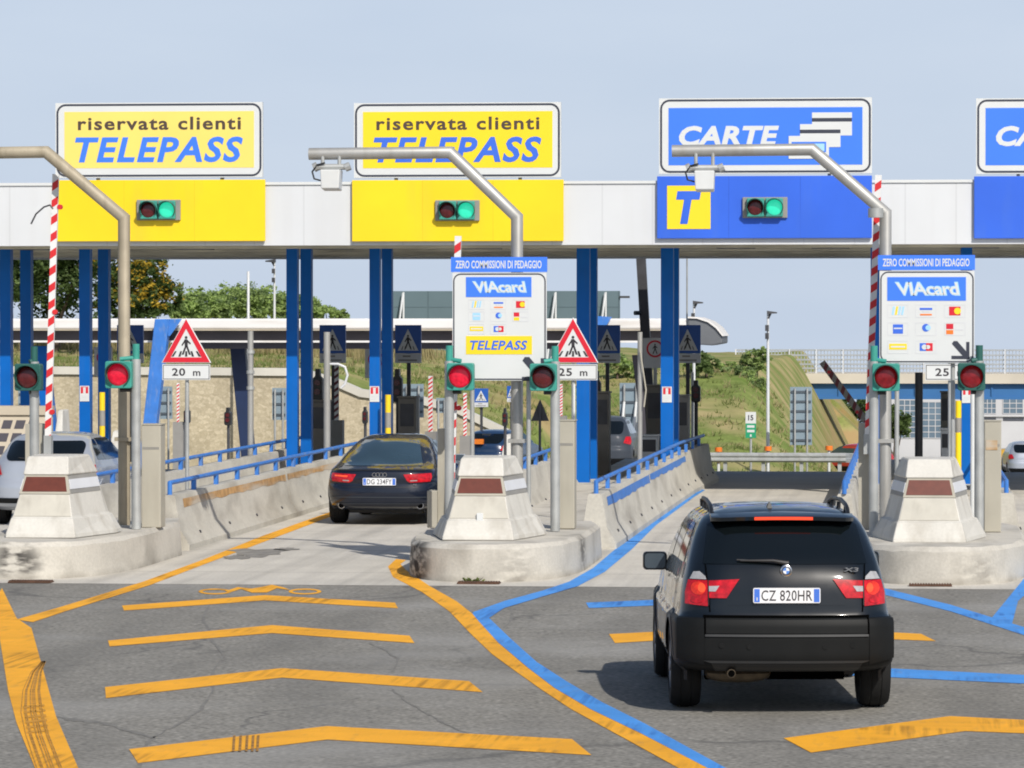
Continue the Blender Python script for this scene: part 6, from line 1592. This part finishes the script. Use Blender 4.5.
m = MB(); wx0, wx1, wz0, wz1 = px_box(978, 1060, 414.5, 416.5, Y); m.box(wx0, wx1, Y-.2, Y-.005, wz0, wz1); m.build('ledge', 'building', t)
strip('yard', 'coping', lambda Y: -3, lambda Y: 40, [240, 260, 320, 344], -.03)

# ------------------------------------------------------------------ lamp posts
def lamp_post(px, pyt, Y, label, g, head=1, boxes=(), arm='t'):
    x = atx(px, Y); z1 = atz(pyt, Y); t = thing('street_lamp', label, 'street lamp', (x, Y, g), 0, 'street lamps beyond the toll gates')
    m = MB(); m.tube([(x, Y, g), (x, Y, z1)], [.065, .04], 8); m.build('shaft', 'plate_grey', t, smooth=True)
    m = MB(); k = Y/F
    m.tube([(x, Y, z1-.15), (x+head*3*k, Y, z1+2*k)], .05, 6)
    m.hexa([(x-head*1*k, Y-.15, z1), (x+head*9*k, Y-.1, z1+.5*k), (x+head*9*k, Y+.1, z1+.5*k), (x-head*1*k, Y+.15, z1)], [(x-head*1*k, Y-.15, z1+3.2*k), (x+head*9*k, Y-.1, z1+1.8*k), (x+head*9*k, Y+.1, z1+1.8*k), (x-head*1*k, Y+.15, z1+3.2*k)])
    m.build('lamp_head', 'metal_dark', t)
    for py in boxes:
        c = at(px-1, py, Y-.1); m = MB(); m.box(c.x-.06, c.x+.06, Y-.2, Y-.06, c.z-.1, c.z+.1); m.build('junction_box', 'metal_dark', t)
lamp_post(768, 314, 133, 'tall street lamp before the grass bank, left of the bridge', gz(133)-.1, 1, (328, 336))
lamp_post(694, 304, 140, 'street lamp rising behind the rounded canopy end', gz(140), 1, (316,))
lamp_post(274.5, 262, 170, 'tall street lamp with small boxes, left of the tall blue column pair', 1.2, -1, (271, 280))

# ------------------------------------------------------------------ trees
def tree(name, label, base, H, blobs, n, ls, mats, group=None, trunk=.18, flowers=0, seed=1, spread=1.0):
    rnd = random.Random(seed); b = Vector(base)
    t = thing(name, label, 'tree' if 'shrub' not in name else 'shrub', b, 0, group)
    m = MB(); th = H*.45
    m.tube([b-Vector((0, 0, .2)), b+Vector((.1*trunk*3, 0, th*.5)), b+Vector((0, .1, th))], [trunk, trunk*.8, trunk*.6], 8)
    for (cx, cy, cz, rx, ry, rz) in blobs:
        e = b+Vector((cx, cy, cz)); s0 = b+Vector((0, 0, th*.8)); md = s0*.5+e*.5+Vector((rnd.uniform(-.2, .2), rnd.uniform(-.2, .2), -.1))
        m.tube([s0, md, e], [trunk*.45, trunk*.3, trunk*.12], 6)
    m.build('trunk', 'bark', t, smooth=True)
    M_ = [MB() for _ in mats]; fl = MB(); tot = sum(q[3]*q[5] for q in blobs)
    for (cx, cy, cz, rx, ry, rz) in blobs:
        nc = max(6, int(n*(rx*rz)/tot/34))
        for c in range(nc):
            while True:
                d = Vector((rnd.gauss(0, 1), rnd.gauss(0, 1), rnd.gauss(0, 1)))
                if d.length > .1: break
            d.normalize(); rr = rnd.uniform(.45, 1.06)
            o = b+Vector((cx+d.x*rx*rr, cy+d.y*ry*rr, cz+d.z*rz*rr)); cr = rnd.uniform(.12, .24)*(rx+rz)*.5*spread
            mm = M_[rnd.choices(range(len(mats)), weights=[3, 2, 1][:len(mats)])[0]]
            flo = flowers and rnd.random() < flowers and d.z > -.3
            for l in range(34):
                e = Vector((rnd.gauss(0, 1), rnd.gauss(0, 1), rnd.gauss(0, .8)))*cr*.6; p = o+e
                u = Vector((rnd.gauss(0, 1), rnd.gauss(0, 1), rnd.gauss(0, .6))).normalized(); v = u.cross(Vector((rnd.gauss(0, 1), rnd.gauss(0, 1), rnd.gauss(0, 1)))).normalized()
                s = ls*rnd.uniform(.6, 1.3)
                (fl if flo and l % 3 else mm).add([p-u*s, p+v*s*.5, p+u*s, p-v*s*.5], [(0, 1, 2, 3)])
    for mm, mt in zip(M_, mats):
        if mm.v: mm.build('foliage', mt, t)
    if fl.v: fl.build('blossom_clusters', 'blossom', t)
    return t
def blob(px, py, rpx, rpy, Y, base, dy=0, d=None):
    c = at(px, py, Y); k = Y/F; return (c.x-base[0], dy, c.z-base[2], rpx*k, (d or rpx)*k, rpy*k)
def mk(name, label, px, Y, g, blist, n, ls, mats, seed, flowers=0, trunk=.2, group=None, spread=1.0):
    base = (atx(px, Y), Y, g); bl = [blob(a, b, c, d, Y, base, dy) for a, b, c, d, dy in blist]
    return tree(name, label, base, at(px, blist[0][1], Y).z-g, bl, n, ls, mats, group, trunk, flowers, seed, spread)
G1 = 'trees behind the old canopy'
mk('leafy_tree', 'dense dark green tree behind the leftmost striped boom', 55, 150, 1.9, [(50, 285, 42, 34, 0), (20, 270, 30, 30, 1), (85, 262, 34, 32, -1), (48, 245, 40, 26, 0)], 14000, .095, ['leaf_dark', 'leaf_mid', 'leaf_light'], 11, group=G1)
mk('leafy_tree', 'dark green tree at the left edge behind the first blue columns', -15, 156, 2, [(-10, 280, 36, 36, 0), (-30, 255, 34, 34, 0)], 4500, .14, ['leaf_dark', 'leaf_mid'], 12, group=G1)
mk('flowering_tree', 'tree with yellow blossom clusters right of the beige mast', 135, 146, 1.9, [(135, 290, 34, 28, 0), (156, 280, 22, 24, -.5), (120, 262, 34, 28, .3), (172, 298, 16, 20, -.6), (108, 300, 20, 22, 0), (148, 305, 26, 16, -.8)], 14000, .085, ['leaf_dark', 'leaf_mid', 'leaf_light'], 13, flowers=.5, group=G1)
for k, (px, py, rx, ry, sd) in enumerate(((203, 306, 24, 18, 0), (238, 302, 27, 18, 0), (270, 304, 24, 17, 0), (300, 307, 20, 14, 0), (188, 310, 16, 16, 0))):
    mk('leafy_tree', ['light green bushy tree between the flowering tree and cream pole', 'light green bushy tree directly behind the slim cream pole', 'light green bushy tree behind the tall street lamp', 'light green bushy tree behind the tall blue column pair', 'light green bushy tree touching the flowering tree'][k],
       px, 215+6*k, -.5, [(px, py, rx, ry, 0), (px-rx*.5, py+4, rx*.6, ry*.8, 0), (px+rx*.5, py+3, rx*.6, ry*.8, .5)], 7000, .105, ['leaf_bright', 'leaf_light'], 20+k, group=G1)
mk('leafy_tree', 'low bushy tree just right of the tall blue column pair', 333, 220, 0, [(326, 314, 14, 8, 0), (341, 316, 10, 7, 0)], 3000, .105, ['leaf_bright', 'leaf_light'], 30, group=G1)
G2 = 'shrubs on the embankment'
mk('leafy_shrub', 'bright green shrub on the bank beside the tall street lamp', 756, 160, 1.2, [(753, 362, 12, 15, 0), (748, 376, 12, 12, -1), (766, 354, 9, 8, 0), (758, 384, 12, 8, -1.5)], 5000, .08, ['leaf_bright', 'leaf_light'], 31, group=G2, trunk=.08)
mk('leafy_shrub', 'sparse dark shrub on the bank by the rounded canopy end', 706, 158, 1.3, [(704, 362, 14, 14, 0), (694, 368, 10, 10, 0)], 1500, .10, ['leaf_mid', 'leaf_light'], 32, group=G2, trunk=.06)
mk('leafy_shrub', 'sparse pale shrub on the bank between two other shrubs', 727, 161, 1.3, [(726, 368, 12, 9, 0), (735, 370, 8, 7, 0)], 900, .10, ['leaf_bright', 'leaf_light'], 33, group=G2, trunk=.05)
mk('leafy_shrub', 'green shrub on the bank left of the dark leaning mast', 617, 158, 1.0, [(620, 366, 12, 12, 0), (630, 372, 10, 10, 0)], 1500, .11, ['leaf_bright', 'leaf_light'], 34, group=G2, trunk=.06)
if 0: mk('leafy_shrub', 'small', 781, 166, .6, [(781, 358, 8, 6, 0)], 400, .10, ['leaf_mid'], 35, group=G2, trunk=.04)
for k, (px, py, rx, ry) in enumerate(((838, 409, 16, 12), (866, 405, 15, 14), (894, 422, 16, 16))):
    mk('leafy_tree', ['round green tree under the bridge, beside the cut slope', 'round green tree under the bridge, behind the slanting boom', 'round green tree under the bridge, left of the gridded windows'][k], px, 300-6*k, gz(300)-.3,
       [(px, py, rx, ry, 0), (px-8, py+8, rx*.7, ry*.7, 0), (px+8, py+6, rx*.7, ry*.7, 0)], 3500, .13, ['leaf_mid', 'leaf_dark', 'leaf_light'], 40+k, group='trees beneath the bridge')
# far bank under the bridge
m = MB(); m.add([(atx(800, 262), 262, 0), (atx(840, 262), 262, -2.0), (atx(905, 262), 262, gz(262)), (atx(905, 262), 255, gz(262)-.3), (atx(790, 262), 255, gz(262)-.3), (atx(700, 262), 262, 0), (atx(700, 262), 255, gz(262)-.3), (atx(700, 290), 290, 0), (atx(840, 290), 290, -2.0), (atx(900, 290), 290, -7.5)],
         [(0, 4, 3, 2), (0, 2, 1), (5, 6, 4, 0), (5, 0, 1, 8, 7), (1, 2, 9, 8)]); kind(m.build('far_slope', 'hill_grass', local=True), 'structure')
# far tree belt on the skyline, low
# weed at the nose
rnd = random.Random(3); c = gnd(472, 583.2); m = MB()
for _ in range(40):
    a = rnd.uniform(0, 6.28); l = rnd.uniform(.04, .10); p = Vector((c.x+rnd.gauss(0, .05), c.y+rnd.gauss(0, .03), 0)); d = Vector((math.cos(a)*l, math.sin(a)*l*.5, rnd.uniform(.02, .08))); s = Vector((-math.sin(a), math.cos(a), 0))*.014
    m.add([p-s, p+s, p+d*.7+s*1.4, p+d, p+d*.7-s*1.4], [(0, 1, 2, 3, 4)])
tag(m.build('weed', 'grass_green'), 'small green weed growing at the foot of the middle island nose', 'plant')
